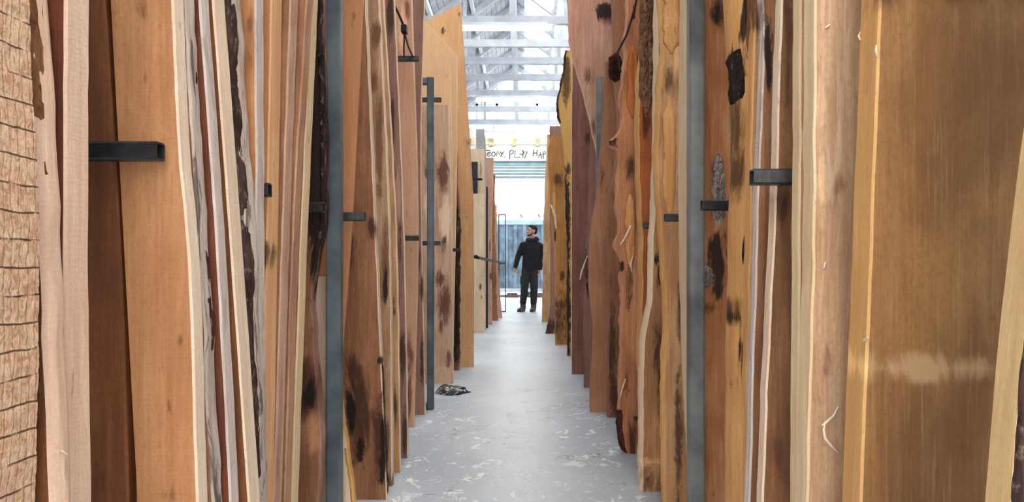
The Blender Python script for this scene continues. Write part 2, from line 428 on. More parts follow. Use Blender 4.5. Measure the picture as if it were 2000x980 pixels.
# glazed gable over the back wall
g = MB().raw([(RX - HALF, DOOR_Y + 0.1, TIE), (RX + HALF, DOOR_Y + 0.1, TIE), (RX, DOOR_Y + 0.1, RIDGE)], [(0, 1, 2)])
struct('window_%d' % (nwin + 1), g, GLASS)
gb = MB()
for k in range(-3, 4):
    xx = RX + k * 0.55; top = RIDGE - abs(xx - RX) * (RIDGE - TIE) / HALF
    if top - TIE > 0.1: gb.box((xx - 0.03, DOOR_Y, TIE), (xx + 0.03, DOOR_Y + 0.1, top))
for zz in (TIE + 0.6,): gb.box((RX - (RIDGE - zz) * HALF / (RIDGE - TIE), DOOR_Y, zz), (RX + (RIDGE - zz) * HALF / (RIDGE - TIE), DOOR_Y + 0.08, zz + 0.06))
struct('trim_3', gb, WHITE)
# timber fascia over the doorway with joist ends
p0, p1 = at(880, 283, DOOR_Y), at(1140, 270, DOOR_Y)
fa = MB().box((p0.x, DOOR_Y - 0.06, p0.z), (p1.x, DOOR_Y, p1.z))
struct('trim_4', fa, CREAM)
jo = MB()
for px in (956, 1000, 1046, 1090, 912):
    a = at(px, 285, DOOR_Y - 0.1); b = at(px + 8, 271, DOOR_Y - 0.1); jo.box((a.x, DOOR_Y - 0.14, a.z), (b.x, DOOR_Y - 0.06, b.z))
struct('trim_5', jo, plain('joist_ends', (164, 150, 118), 0.7, 0, 0.2, 9))
# roller shutter, nearly all rolled up
sh = MB().box((DX0 + 0.02, DOOR_Y + 0.02, DH - 0.11), (DX1 - 0.02, DOOR_Y + 0.16, DH))
d1 = struct('door_1', sh, plain('teal_grey_steel', (120, 150, 160), 0.45, 0.3, 0.1, 4))
sl = MB(); zz = DH - 0.115
for i in range(4):
    sl.box((DX0 + 0.03, DOOR_Y + 0.06, zz - 0.085), (DX1 - 0.03, DOOR_Y + 0.10, zz - 0.012), 0.012); zz -= 0.085
sl.build('shutter_slats', plain('pale_shutter', (128, 146, 148), 0.4, 0.2, 0.06, 4), d1)
tr = MB().box((DX0, DOOR_Y - 0.05, 0), (DX0 + 0.08, DOOR_Y, DH)); tr.box((DX1 - 0.08, DOOR_Y - 0.05, 0), (DX1, DOOR_Y, DH))
struct('trim_6', tr, WHITE)

# roof trusses
TRUSSW = plain('greyed_white_paint', (190, 196, 204), 0.6, 0, 0.08, 3, 0.1)
def truss(y, label):
    r = empty('roof_truss', (RX, y, TIE), label, 'roof truss', 'white roof trusses')
    MB().box((-HALF, -0.035, -0.065), (HALF, 0.035, 0.065), 0.006).build('tie_beam', TRUSSW, r)
    MB().box((-0.05, -0.03, 0.065), (0.05, 0.03, RIDGE - TIE - 0.05)).build('king_post', TRUSSW, r)
    for s in (-1, 1):
        MB().beam((s * HALF, 0, -0.02), (0, 0, RIDGE - TIE - 0.09), 0.12, 0.07).build('rafter', TRUSSW, r)
        MB().box((s * HALF * 0.42 - 0.03, -0.025, 0.06), (s * HALF * 0.42 + 0.03, 0.025, (RIDGE - TIE) * 0.55)).build('hanger', TRUSSW, r)
    return r
names = ['nearest of the white roof trusses, its tie beam just above the nearer strip light', 'second white roof truss from the front, just beyond the nearer strip light',
         'third white roof truss from the front', 'fourth white roof truss from the front', 'fifth white roof truss, just before the second strip light',
         'sixth white roof truss, just behind the second strip light', 'last white roof truss, closest to the back wall']
for yy, nm in zip((40, 85, 119, 151, 182, 213, 238), names):
    truss(F * (TIE - EYE) / (HY - yy), nm)
# ridge board and purlins along the hall
pu = MB().box((RX - 0.03, Y0, RIDGE - 0.16), (RX + 0.03, DOOR_Y, RIDGE))
for a in (0.3, 0.62):
    for s in (-1, 1):
        xx = RX + s * HALF * (1 - a); zc = TIE + (RIDGE - TIE) * a
        pu.box((xx - 0.03, Y0, zc - 0.10), (xx + 0.03, DOOR_Y, zc))
struct('trim_7', pu, WHITE)
# strip lights
def strip_light(px0, px1, d, z, label):
    """twin tube batten under a tie beam, z is the height of its tubes"""
    a, b = at(px0, 0, d), at(px1, 0, d)
    r = empty('strip_light', ((a.x + b.x) / 2, d, z), label, 'strip light', 'fluorescent strip lights')
    L = b.x - a.x; bot = TIE - 0.065
    MB().box((-L / 2, -0.06, 0.045), (L / 2, 0.06, 0.095), 0.008).build('housing', WHITE, r)
    for s in (-1, 1): MB().tube([(-L / 2 + 0.02, s * 0.035, 0.012), (L / 2 - 0.02, s * 0.035, 0.012)], 0.02, 10).build('tube', TUBE, r, sm=True)
    for s in (-0.35, 0.35): MB().box((s * L - 0.02, -0.02, 0.09), (s * L + 0.02, 0.02, bot - z + 0.004)).build('hanger', WHITE, r)
    return r
TY = [F * (TIE - EYE) / (HY - q) for q in (40, 85, 119, 151, 182, 213, 238)]
strip_light(893, 1070, TY[0], 4.62, 'nearest glowing strip light hung under the white roof trusses')
strip_light(930, 1062, TY[4], 4.60, 'second glowing strip light, midway along the roof')
strip_light(944, 1078, TY[6], 4.43, 'farthest strip light, just above the handwritten sign')

# handwritten sign over the doorway
sg0, sg1 = at(925, 314, DOOR_Y - 0.05), at(1110, 287, DOOR_Y - 0.05)
sign = empty('handwritten_sign', ((sg0.x + sg1.x) / 2, DOOR_Y - 0.04, sg0.z), 'white board with grey handwritten words above the far doorway', 'sign')
w2 = (sg1.x - sg0.x) / 2; hh = sg1.z - sg0.z
MB().box((-w2, -0.01, 0), (w2, 0.04, hh), 0.004).build('board', plain('sign_white', (186, 194, 182), 0.6, 0, 0.04, 3), sign)
strokes = [  # each stroke in picture pixels: T and O, D, A, Y . PLAY HAP
    [(948.5, 293.5), (957, 294)], [(958, 297.5), (953, 298), (951, 301), (951.5, 304.5), (955, 305), (958.5, 303.5)], [(951, 301), (957, 300.5)],
    [(963, 296.5), (960, 300), (961, 304.5), (965, 305), (967.5, 301), (966, 297), (963, 296.5)],
    [(969, 304.5), (972, 294.5), (976, 302)], [(977, 296.5), (980, 300)], [(983.5, 296), (978, 305.5)], [(985.3, 307.3), (985.9, 307.6)],
    [(995.5, 310), (996, 294.5)], [(996, 294.5), (1000, 292.5), (1003.3, 295), (1002, 299), (998, 301)], [(1006, 295), (1005.5, 307.7), (1015.5, 306.5)],
    [(1015, 300.5), (1022, 301.5)], [(1021, 307.5), (1022, 294), (1027, 297)], [(1020, 293), (1024, 300)], [(1030, 296), (1024.5, 309)],
    [(1042, 292.5), (1041, 304)], [(1041, 299), (1049, 298.5)], [(1049, 293), (1048.5, 303.5)], [(1052, 307), (1055, 297), (1058, 309)], [(1053, 303), (1057.5, 302)],
    [(1061, 309), (1060.5, 296), (1065, 295.5), (1066, 299), (1061, 301.5)], [(1070, 309), (1069.5, 296), (1074, 296), (1074.5, 300), (1070, 302)], [(1079, 296), (1081.5, 301)], [(1085, 295.5), (1080, 308)]]
INK = plain('grey_marker', (44, 48, 40), 0.7, 0, 0.15, 20)
for grp in ((0,), (1, 2), (3,), (4,), (5, 6), (7,), (8, 9), (10,), (11, 12), (13, 14), (15, 16, 17), (18, 19), (20,), (21,), (22, 23)):
    lt = MB()
    for k in grp: lt.tube([at(p[0], p[1], DOOR_Y - 0.052) - sign.location for p in strokes[k]], 0.0125, 6)
    lt.build('letter', INK, sign)

# ---------------------------------------------------------------- outside the door
cy = 24.2
ct = empty('shipping_container', (0, cy, 0), 'blue grey corrugated shipping container standing outside the far doorway', 'shipping container')
CBLUE = plain('faded_blue_paint', (98, 118, 133), 0.5, 0.1, 0.25, 3, 0.1)
ctop = 0.83 + 100 * cy / F; cb = 0.16
vs = []; fs = []; per = 0.30; x = -3.6; prof = []
while x < 4.0:
    prof += [(x, 0.0), (x + 0.09, 0.0), (x + 0.13, 0.085), (x + 0.25, 0.085)]; x += per
for px_, py_ in prof: vs += [(px_, py_, cb + 0.12), (px_, py_, ctop - 0.14)]
for i in range(len(prof) - 1): fs.append((2 * i, 2 * i + 2, 2 * i + 3, 2 * i + 1))
n0 = len(vs)
mesh_obj('side_panel', vs, fs, CBLUE, ct)
MB().box((-3.7, -0.03, ctop - 0.14), (4.1, 0.09, ctop)).build('top_rail', plain('light_blue_rail', (140, 164, 178), 0.5, 0.1, 0.1, 3), ct)
MB().box((-3.7, -0.03, cb), (4.1, 0.09, cb + 0.12)).build('bottom_rail', plain('grey_blue_rail', (150, 160, 172), 0.5, 0.1, 0.2, 4), ct)
MB().box((-3.65, 0.09, cb), (4.05, 2.4, ctop - 0.02)).build('body', CBLUE, ct)
for s in (-3.6, 0.2, 3.9): MB().box((s - 0.1, 0.0, 0), (s + 0.1, 0.3, cb)).build('corner_foot', BLACK_STEEL, ct)
sd = empty('white_shed', (0, 31, 0), 'pale shed wall showing just above the blue container', 'shed')
svs = MB(); zt = EYE + (HY - 415) * 31 / F
svs.box((-5, 0, 0), (6, 3, zt - 0.1)); svs.build('wall', WHITE, sd)
MB().box((-5.2, -0.15, zt - 0.1), (6.2, 3.2, zt)).build('roof', WHITE, sd)
for px in (1018, 1053):
    stk = MB()
    p = at(px, 421, 30.8); stk.beam((p.x - 0.05, -0.17, p.z + 0.06), (p.x + 0.05, -0.17, p.z - 0.08), 0.03, 0.08)
    stk.build('bracket', BLACK_STEEL, sd)
for i, (px, w) in enumerate(((1001, 26), (1037, 10), (1056, 13))):
    a = at(px, 588, 23.6)
    o = MB().box((-w / 130, -0.12, 0), (w / 130, 0.12, 0.09), 0.01).box((-w / 150, -0.1, 0.09), (w / 170, 0.06, 0.15), 0.01).build('timber_offcut', plain('wet_dark_timber_%d' % i, (74, 58, 54), 0.8, 0, 0.3, 12), None, (a.x, 23.7, 0))
    tag(o, ['dark timber offcut under the container, left of the man', 'short dark timber offcut under the container, behind the man', 'dark timber offcut under the container, right of the man'][i], 'timber offcut', 'dark offcuts outside')
# pale refuse sack hung on the left of the doorway
# ---------------------------------------------------------------- boards
ZSLOTS = []
def interp(pts, h):
    """piecewise smooth edge line; pts sorted by height"""
    if len(pts) == 1: return pts[0][1]
    if h <= pts[0][0]:
        (h0, x0), (h1, x1) = pts[0], pts[1]; s = max(-0.06, min(0.06, (x1 - x0) / (h1 - h0))); return x0 + s * (h - h0)
    if h >= pts[-1][0]:
        (h0, x0), (h1, x1) = pts[-2], pts[-1]; s = max(-0.08, min(0.08, (x1 - x0) / (h1 - h0))); return x1 + s * (h - h1)
    for i in range(len(pts) - 1):
        if pts[i][0] <= h <= pts[i + 1][0]:
            h0, x0 = pts[i]; h1, x1 = pts[i + 1]; d = h1 - h0
            def sl(k):
                if k <= 0: return (pts[1][1] - pts[0][1]) / (pts[1][0] - pts[0][0])
                if k >= len(pts) - 1: return (pts[-1][1] - pts[-2][1]) / (pts[-1][0] - pts[-2][0])
                return (pts[k + 1][1] - pts[k - 1][1]) / (pts[k + 1][0] - pts[k - 1][0])
            m0, m1 = sl(i), sl(i + 1); t = (h - h0) / d
            return (2 * t**3 - 3 * t**2 + 1) * x0 + (t**3 - 2 * t**2 + t) * d * m0 + (-2 * t**3 + 3 * t**2) * x1 + (t**3 - t**2) * d * m1

def sgn(s): return -1 if s == 'L' else 1

def board(side, y, t, near, label, face, edge, name='wooden_board', depth=0.5, top=None, top_outer=None, live=0.0, wav=0.0, bulge=0.0, slant=0.0,
          stains=(), pales=(), blacks=(), bark=None, barkmat=None, rough=0, seed=None, cat='board', group=None, dz=0.028, bot=0.0, outer=None, fx=0.0, facewarp=0.0):
    """a sawn board or slab on its end. near: picture points (y, x) of its near aisle-side arris, at distance y from the camera.
       The board has its real thickness t and width, and stands on the floor."""
    s = sgn(side)
    seed = seed if seed is not None else len(ZSLOTS) * 3.7 + 1.3
    ZSLOTS.append((side, y, y + t, name, label))
    pts = sorted((EYE + (HY - py) * y / F, (px - VX) * y / F) for py, px in near)
    H = top if top else 2.95 + 0.35 * (noise.noise((seed * 7.1, 0.5, 0)) )
    if top and top < 0: H = EYE + (HY + top) * y / F          # negative: picture row of the top
    Ho = H if top_outer is None else (EYE + (HY + top_outer) * y / F if top_outer < 0 else top_outer)
    xmid0, xmid1 = interp(pts, 0.1), interp(pts, min(H, 2.4))
    def xo(h):
        if outer is not None: return outer[0] + (outer[1] - outer[0]) * h / H
        b = xmid0 + (xmid1 - xmid0) * h / max(0.5, min(H, 2.4)) + s * depth
        return s * min(abs(b), 1.27)
    nl = max(8, int(H / dz)); nx = 18; ne = 7 if not rough else 26
    vs = []; fs = []; fm = []; st = []; pl = []; bk = []
    bev = min(0.003, t * 0.12)
    loc = Vector((interp(pts, 0.0) + s * depth * 0.5, y + t / 2, 0))
    def blob(lst, X, z):
        v = 0.0
        if lst:
            px = VX + X * F / y; py = HY - (z - EYE) * F / y
            for b in lst:
                r = math.hypot((px - b[0]) / b[2], (py - b[1]) / b[3]); v = max(v, (1 - smooth(0.1, 1.5, r)) * (b[4] if len(b) > 4 else 1.0))
        return v
    ringn = None
    for i in range(nl + 1):
        u = i / nl; ring = []
        h = u * H
        e = interp(pts, h)
        wn = 0.0
        if wav: wn = wav * (noise.noise((seed, h * 2.3, 1.0)) + 0.6 * noise.noise((seed, h * 6.1, 4.0)))
        if live: wn += live * (noise.noise((seed + 5, h * 14, 2.0)) + 0.5 * noise.noise((seed + 5, h * 37, 2.0)))
        e += wn - (0)
        ou = xo(h)
        wv = facewarp * noise.noise((seed + 9, h * 1.1, 0))
        def zof(X):
            q = (X - ou) / (e - ou) if abs(e - ou) > 1e-6 else 1
            return bot + u * ((Ho + (H - Ho) * max(0, min(1, q))) - bot)
        for j in range(nx):                                    # near face, outer side to arris
            q = 1 - (1 - j / (nx - 1)) ** 1.7
            X = ou + (e + s * bev - ou) * q
            if j < nx - 1 or True: ring.append((X, y + wv * (1 - q), zof(X), 0))
        for j in range(ne + 1):                                # aisle edge
            v = j / ne
            X = e - s * (bulge * math.sin(math.pi * v) + slant * v)
            if live: X += live * 0.8 * noise.noise((seed + 11, h * 16, v * 2.2 + 0.1)) * math.sin(math.pi * min(1, v * 1.1 + 0.05))
            if rough:
                row = h / 0.0275 + 0.5; fr = row - math.floor(row)
                gr = math.exp(-((min(fr, 1 - fr)) / 0.10) ** 2)
                rib = 0.5 + 0.5 * math.sin(v * t / 0.0105 * 2 * math.pi + 2 * noise.noise((h * 9, 3, seed)))
                chip = noise.noise((v * 26, h * 120, seed)) * 0.5 + noise.noise((v * 60, h * 260, seed + 2)) * 0.3
                X += s * rough * (0.3 * gr + 0.15 * rib + 0.5 * max(0, chip))
            ring.append((X, y + bev + (t - 2 * bev) * v, zof(X), 1))
        for j in range(4):                                     # far face
            q = 1 - j / 3
            X = ou + (e - s * slant + s * bev - ou) * q
            ring.append((X, y + t, zof(X), 2))
        ringn = len(ring)
        for (X, yy, zz, k) in ring:
            vs.append((X - loc.x, yy - loc.y, zz)); 
            st.append(blob(stains, X, zz)); pl.append(blob(pales, X, zz)); bk.append(blob(blacks, X, zz))
    for i in range(nl):
        for j in range(ringn):
            k = (j + 1) % ringn
            q = (i * ringn + j, i * ringn + k, (i + 1) * ringn + k, (i + 1) * ringn + j)
            fs.append(q if s < 0 else q[::-1])
            fm.append(1 if nx - 1 <= j < nx + ne + 1 else 0)
    fs.append(tuple(range(ringn - 1, -1, -1)) if s < 0 else tuple(range(ringn))); fm.append(0)
    o_ = nl * ringn
    fs.append(tuple(o_ + j for j in range(ringn)) if s < 0 else tuple(o_ + j for j in range(ringn - 1, -1, -1))); fm.append(0)
    ob = mesh_obj(name, vs, fs, [face, edge], None, loc, fm, True, dict(stain=st, pale=pl, black=bk))
    ob.data.set_sharp_from_angle(angle=math.radians(38))
    tag(ob, label, cat, group or ('boards standing in the left rack' if s < 0 else 'boards standing in the right rack'))
    # bark left on the live edge: strips with their own outline
    for bi, br in enumerate(bark or ()):
        z0, z1, v0, v1, th = br
        z0, z1 = [EYE + (HY - q) * y / F for q in (z1, z0)]
        z0 = max(z0, 0.005); z1 = min(z1, H - 0.005)
        n2 = max(6, int((z1 - z0) / 0.012)); bv = []; bf = []; m2 = 8
        for i in range(n2 + 1):
            u = i / n2; h = z0 + (z1 - z0) * u; e = interp(pts, h)
            if wav: e += wav * (noise.noise((seed, h * 2.3, 1.0)) + 0.6 * noise.noise((seed, h * 6.1, 4.0)))
            if live: e += live * (noise.noise((seed + 5, h * 14, 2.0)) + 0.5 * noise.noise((seed + 5, h * 37, 2.0)))
            tp = min(1.0, u / 0.08, (1 - u) / 0.08); tp = 0.15 + 0.85 * math.sqrt(max(0, tp))
            va = v0 + 0.12 * noise.noise((seed + bi, h * 9, 7)) * (0 if v0 < 0 else 1); vb = v1 + 0.14 * noise.noise((seed + bi, h * 8, 12))
            for j in range(m2):
                v = va + (vb - va) * j / (m2 - 1)
                bump = noise.noise((seed + bi, h * 24, v * 4)) * 0.5 + noise.noise((seed + bi, h * 60, v * 9)) * 0.3 + 0.7
                cap = math.sin(math.pi * j / (m2 - 1)) ** 0.4 if 0 < j < m2 - 1 else 0.0
                vc = max(0.0, min(1.0, v))
                X = e - s * (bulge * math.sin(math.pi * vc) + slant * vc) - s * th * tp * max(0.1, bump) * cap + s * 0.003
                bv.append((X - loc.x, y + t * v - loc.y, h))
            for j in range(m2 - 1, -1, -1):
                v = va + (vb - va) * j / (m2 - 1); vc = max(0.0, min(1.0, v))
                X = e - s * (bulge * math.sin(math.pi * vc) + slant * vc) + s * 0.009
                bv.append((X - loc.x, y + t * v - loc.y, h))
        R = 2 * m2
        for i in range(n2):
            for j in range(R):
                k = (j + 1) % R; q = (i * R + j, i * R + k, (i + 1) * R + k, (i + 1) * R + j); bf.append(q if s < 0 else q[::-1])
        bf.append(tuple(range(R))); bf.append(tuple(n2 * R + j for j in range(R)))
        mesh_obj('bark', bv, bf, barkmat or BARK, ob, smooth_sh=True)
    return ob

def splinter(ob, pts, r, name='splinter'):
    p = [Vector(q) - ob.location for q in pts]
    rr = [r * (0.25 + 0.75 * math.sin(math.pi * (i + 0.5) / len(p))) for i in range(len(p))]
    return MB().tube(p, rr, 6).build(name, SPLINT, ob, sm=True)

B = board
# ---- left stack, nearest first
bA = B('L', 0.665, 0.10, [(0, -80), (490, -60), (980, -68)], 'rough chainsawn pale beam with a grid of saw marks at the left end', DKBROWN, ROUGHSAWN, 'sawn_timber', depth=0.25, rough=0.0032, live=0.0015, dz=0.004, top=1.7,
       stains=[(78, 620, 10, 12), (84, 905, 14, 20, .7)], slant=0.0, group='boards standing in the left rack')
bB = B('L', 0.785, 0.036, [(0, 56), (300, 76), (490, 81), (980, 99)], 'thin waney pale plank squeezed behind the rough chainsawn beam', DKBROWN, PALEPINK, 'waney_plank', depth=0.3, live=0.004, bulge=0.004, wav=0.002,
       bark=[(-60, 250, 0.0, 0.6, 0.004), (300, 345, 0.1, 0.5, 0.003)], barkmat=bark_mat('bark_tan', (104, 66, 40), (140, 96, 62), (70, 40, 28)))
bC = B('L', 0.836, 0.046, [(0, 130), (490, 128), (980, 134)], 'upright plank with a wide pale pink sawn edge, left of the near rack arm', REDBROWN, PALEPINK, 'sawn_plank', depth=0.35, live=0.0012)
bD = B('L', 1.092, 0.026, [(0, 204), (490, 235), (980, 251)], 'dark brown plank behind the nearest rack arm, left of a black gap', DKBROWN, DKBROWN, 'sawn_plank', depth=0.3, live=0.001,
       stains=[(212, 670, 26, 7, .8), (200, 820, 14, 6, .8), (186, 640, 8, 8, .6)])
bE = B('L', 1.085, 0.036, [(0, 338), (300, 352), (490, 370), (980, 386)], 'narrow orange brown plank behind the tip of the nearest rack arm', ORANGE, PALE, 'sawn_plank', outer=(-0.537, -0.698), live=0.0015,
       stains=[(320, 676, 40, 7, .62), (352, 672, 9, 9, .8), (330, 960, 40, 10, .5), (366, 878, 14, 6, .5), (305, 120, 9, 5, .4), (280, 20, 30, 40, .3)])
bF = B('L', 1.126, 0.034, [(0, 362), (490, 390), (980, 417)], 'plank with a weathered grey edge, next right of the narrow orange brown plank', BROWN, GREYSTREAK, 'waney_plank', depth=0.085, live=0.004, wav=0.002,
       bark=[(120, 160, 0.5, 1.0, 0.004), (470, 700, 0.45, 1.0, 0.005)], barkmat=BARK_RED)
bG = B('L', 1.172, 0.035, [(0, 391), (490, 425), (980, 451)], 'straight plank with a smooth grey white edge right of a dark reddish crack', REDBROWN, PALEGREY, 'sawn_plank', depth=0.130, live=0.001)
bH = B('L', 1.226, 0.050, [(0, 417), (490, 453), (980, 487)], 'leaning plank with the palest cream edge, foot kicked toward the aisle', DKBROWN, PALE, 'sawn_plank', depth=0.160, live=0.0006)
bI = B('L', 1.292, 0.058, [(0, 446), (430, 478), (850, 496), (980, 500)], 'slab with dark bark and grey streaked edge behind the leaning cream edged plank', MAUVE, GREYSTREAK, 'live_edge_board', depth=0.190, live=0.006, bulge=0.006, wav=0.004,
       bark=[(-60, 420, -0.2, 0.35, 0.005), (430, 940, -0.1, 0.3, 0.006)], stains=[(438, 150, 10, 200)], facewarp=0.0)
bJ = B('L', 1.366, 0.042, [(0, 500), (430, 502), (980, 507)], 'plank with a blotchy pale grey pink edge above the second rack arm', ORANGE, PALEGREY, 'sawn_plank', depth=0.220, live=0.0015, slant=0.0,
       stains=[(488, 60, 8, 100, .5)])
bK = B('L', 1.462, 0.064, [(0, 531), (430, 523), (980, 514)], 'plank with a bright orange edge crossing behind the second left rack arm', ORANGE, PALEORANGE, 'sawn_plank', depth=0.250, live=0.001,
       stains=[(518, 500, 6, 26), (518, 300, 6, 20, .6)], bark=[(-50, 560, 0.72, 1.0, 0.003)], barkmat=wood((206, 160, 84), (170, 120, 60), grain=0.6))
bL = B('L', 1.542, 0.050, [(0, 568), (430, 553), (980, 536)], 'plank with a dusty mauve edge and brown face, right of the orange edged plank', BROWN, wood((206, 170, 146), (164, 122, 98), grain=0.5, mottle=0.6, streak=0.3, streak_c=(120, 84, 70)), 'sawn_plank', depth=0.70, live=0.0015)
bM = B('L', 1.604, 0.046, [(0, 600), (430, 574), (980, 557)], 'brown pink edged plank, second left of the black barked slab', BROWN, wood((190, 146, 116), (144, 102, 78), grain=0.5, mottle=0.6), 'sawn_plank', depth=0.70, live=0.0015)
bN = B('L', 1.664, 0.050, [(0, 609), (430, 590), (980, 570)], 'plank with a pale greenish edge leaning just left of the black barked slab', BROWN, PALEGREEN, 'sawn_plank', depth=0.70, live=0.001)
bO = B('L', 1.952, 0.050, [(0, 627), (430, 632), (560, 609), (700, 616), (840, 626), (980, 622)], 'black barked slab with a wormy hollow near its foot, left of the near left post', BROWN, MAUVE, 'live_edge_board', depth=0.70, live=0.005, wav=0.003,
       blacks=[(617, 300, 26, 330), (604, 770, 16, 34), (604, 860, 7, 12), (594, 846, 5, 10)], pales=[(612, 850, 18, 50)], stains=[(600, 760, 30, 70)],
       bark=[(-50, 520, -0.1, 0.5, 0.006)], barkmat=BARK_BLACK)
bP2 = B('L', 2.125, 0.030, [(560, 640), (760, 662), (860, 676), (980, 692)], 'pale board with a ragged yellow edge at the foot of the near left post', PALE, YELLOW, 'live_edge_board', live=0.006, wav=0.004, top=-540, depth=0.35,
       bark=[(830, 1050, 0.0, 1.0, 0.004)], barkmat=wood((206, 150, 80), (150, 96, 44)))
bP = B('L', 2.29, 0.018, [(0, 709), (430, 687), (700, 667), (980, 648)], 'thin smooth orange board leaning out at the top beside the near left post', wood((196, 138, 96), (176, 118, 80), grain=0.15, mottle=0.25, saw=0.1), ORANGE, 'thin_board', depth=0.4)
bQ = B('L', 2.70, 0.046, [(0, 714), (430, 732), (980, 756)], 'broad brown slab with dark hollow stains low down, right of the near left post', BROWN, PALE, 'live_edge_board', live=0.002,
       stains=[(700, 800, 26, 90), (690, 720, 26, 40, .8), (726, 450, 12, 26, .9), (742, 850, 16, 90), (690, 500, 12, 60, .7), (700, 880, 20, 40, .8)], blacks=[(684, 800, 14, 50), (706, 880, 8, 34), (748, 880, 7, 80), (741, 707, 7, 10)],
       bark=[(700, 985, 0.2, 1.0, 0.007)], barkmat=BARK)
bR = B('L', 2.87, 0.040, [(0, 740), (430, 760), (900, 766)], 'slab with a knotty tan face and a doubled pale edge, behind the broad brown slab', BARKFACE, PALE, 'live_edge_board', live=0.003,
       stains=[(735, 70, 10, 30), (741, 300, 8, 120), (752, 500, 8, 80), (728, 160, 8, 24), (756, 860, 6, 40), (762, 940, 8, 20)], blacks=[(752, 560, 6, 50)])
bS = B('L', 3.06, 0.028, [(0, 749), (430, 773), (900, 782)], 'thin plank with a bright white edge beside the doubled pale edge slab', TAN, PALE, 'sawn_plank', live=0.002,
       stains=[(772, 800, 5, 50), (768, 600, 5, 40, .7)])
bT = B('L', 3.30, 0.030, [(0, 770), (430, 788), (895, 797)], 'plank with a dark knot ring on grey brown face, left of the plain beige plank', MAUVE, PALE, 'sawn_plank', live=0.0015,
       stains=[(762, 30, 7, 60), (764, 240, 7, 70), (781, 455, 5, 22), (781, 480, 5, 40, .9), (786, 700, 8, 60), (790, 850, 6, 60)], pales=[(778, 380, 6, 60)])
bU = B('L', 3.95, 0.040, [(0, 804), (430, 816), (826, 808)], 'plain beige plank with an oval brown knot high up, behind the hanging cable', wood((208, 164, 132), (186, 138, 106), grain=0.2, mottle=0.3, stain=(120, 68, 48)), PALEPINK, 'sawn_plank', live=0.001,
       stains=[(794, 20, 8, 22), (800, 700, 8, 60, .7), (798, 770, 6, 60, .9)], pales=[(786, 60, 10, 60)])
bV = B('L', 4.30, 0.032, [(0, 829), (300, 822), (800, 830)], 'mauve brown plank with a thin white edge just left of the middle left post', MAUVE, PALE, 'sawn_plank', live=0.0015,
       stains=[(816, 500, 5, 60), (824, 700, 5, 60), (808, 700, 7, 50, .8), (824, 560, 4, 30)])
bW = B('L', 5.50, 0.055, [(205, 876), (430, 882), (745, 885)], 'short slab patched dark red and tan with a white edge, behind the middle left post', wood((216, 180, 150), (172, 130, 102), grain=0.4, mottle=0.7, stain=(92, 46, 36)), PALE, 'live_edge_board', live=0.004, top=-205,
       stains=[(866, 340, 12, 45), (840, 320, 10, 50), (868, 590, 14, 50, .9), (867, 475, 7, 20), (860, 545, 9, 20), (862, 640, 5, 20), (876, 700, 6, 20)], pales=[(870, 430, 12, 60), (838, 400, 10, 50)], blacks=[(868, 470, 4, 14), (864, 655, 3, 12)])
bY = B('L', 5.85, 0.030, [(85, 880), (430, 884), (745, 884)], 'honey coloured board with its top corner cut off diagonally', wood((236, 194, 148), (216, 166, 116), grain=0.2, mottle=0.25, saw=0.1, redden=0.1), CREAMW, 'cut_corner_board', depth=0.30, top=-100, top_outer=-12)
bY2 = B('L', 5.98, 0.030, [(95, 893), (280, 893), (745, 884)], 'second honey board with a cut corner, close behind the first one', wood((238, 202, 158), (220, 174, 126), grain=0.2, mottle=0.25, saw=0.1, redden=0.1), CREAMW, 'cut_corner_board', depth=0.34, top=-108, top_outer=-20)
bW2 = B('L', 6.22, 0.07, [(300, 893), (430, 897), (710, 897)], 'dark barked slab left of the tall orange board', PURPLE, MAUVE, 'live_edge_board', depth=0.3, live=0.008, wav=0.006, top=-296,
       blacks=[(892, 480, 7, 100, .7), (890, 620, 7, 90)], pales=[(896, 350, 4, 40)], stains=[(890, 560, 10, 150)], bark=[(420, 700, -0.1, 0.9, 0.01)])
bX2 = B('L', 6.45, 0.045, [(8, 900), (270, 917), (400, 924), (710, 925)], 'tallest orange board with a sloping top, at the aisle edge beyond the middle left post', wood((228, 180, 130), (204, 146, 94), grain=0.3, mottle=0.4, redden=0.15), PINK, 'wide_board', depth=0.5, top=-6, top_outer=-60, live=0.002,
       stains=[(866, 60, 3, 8), (897, 28, 3, 6), (916, 280, 14, 14, .4)])
gp = 'pale boards at the far left'
bA1 = B('L', 10.05, 0.04, [(378, 945), (490, 946), (640, 947)], 'cream board below the black panel at the far left', CREAMW, CREAMW, 'sawn_plank', depth=0.3, top=-378, live=0.003, group=gp, stains=[(938, 560, 3, 8), (940, 580, 2, 6)], outer=(-0.8, -0.8))
bPan = B('L', 10.15, 0.03, [(316, 933), (490, 933)], 'black faced panel rising above the cream board at the far left', plain('black_facing', (36, 34, 44), 0.5, 0, 0.2, 4), plain('black_edge', (30, 28, 34), 0.5), 'black_panel', depth=0.3, top=-316, cat='panel', group=gp)
bA2 = B('L', 10.3, 0.04, [(290, 946), (490, 947), (640, 947)], 'pinkish cream board with the tallest top at the far left, below the grey sheet', CREAMW, PALEPINK, 'sawn_plank', depth=0.25, top=-291, live=0.003, group=gp, stains=[(939, 330, 2, 20, .7)])
bGs = B('L', 10.5, 0.03, [(255, 946), (275, 948), (300, 949), (640, 949)], 'grey sheet with a stepped top standing above the pale far boards', plain('grey_sheet', (176, 174, 176), 0.6, 0, 0.08, 6), plain('grey_sheet_edge', (160, 158, 160), 0.6), 'grey_sheet', depth=0.14, top=-252, cat='sheet', group=gp)
bB1 = B('L', 11.6, 0.05, [(308, 964), (490, 960), (625, 961)], 'pink brown slab with a wavy edge behind the black rack post at the far left', PINK, PALEPINK, 'live_edge_board', depth=0.3, top=-308, live=0.006, wav=0.008, group=gp, stains=[(957, 480, 2, 14), (964, 500, 3, 40), (959, 540, 3, 8)])
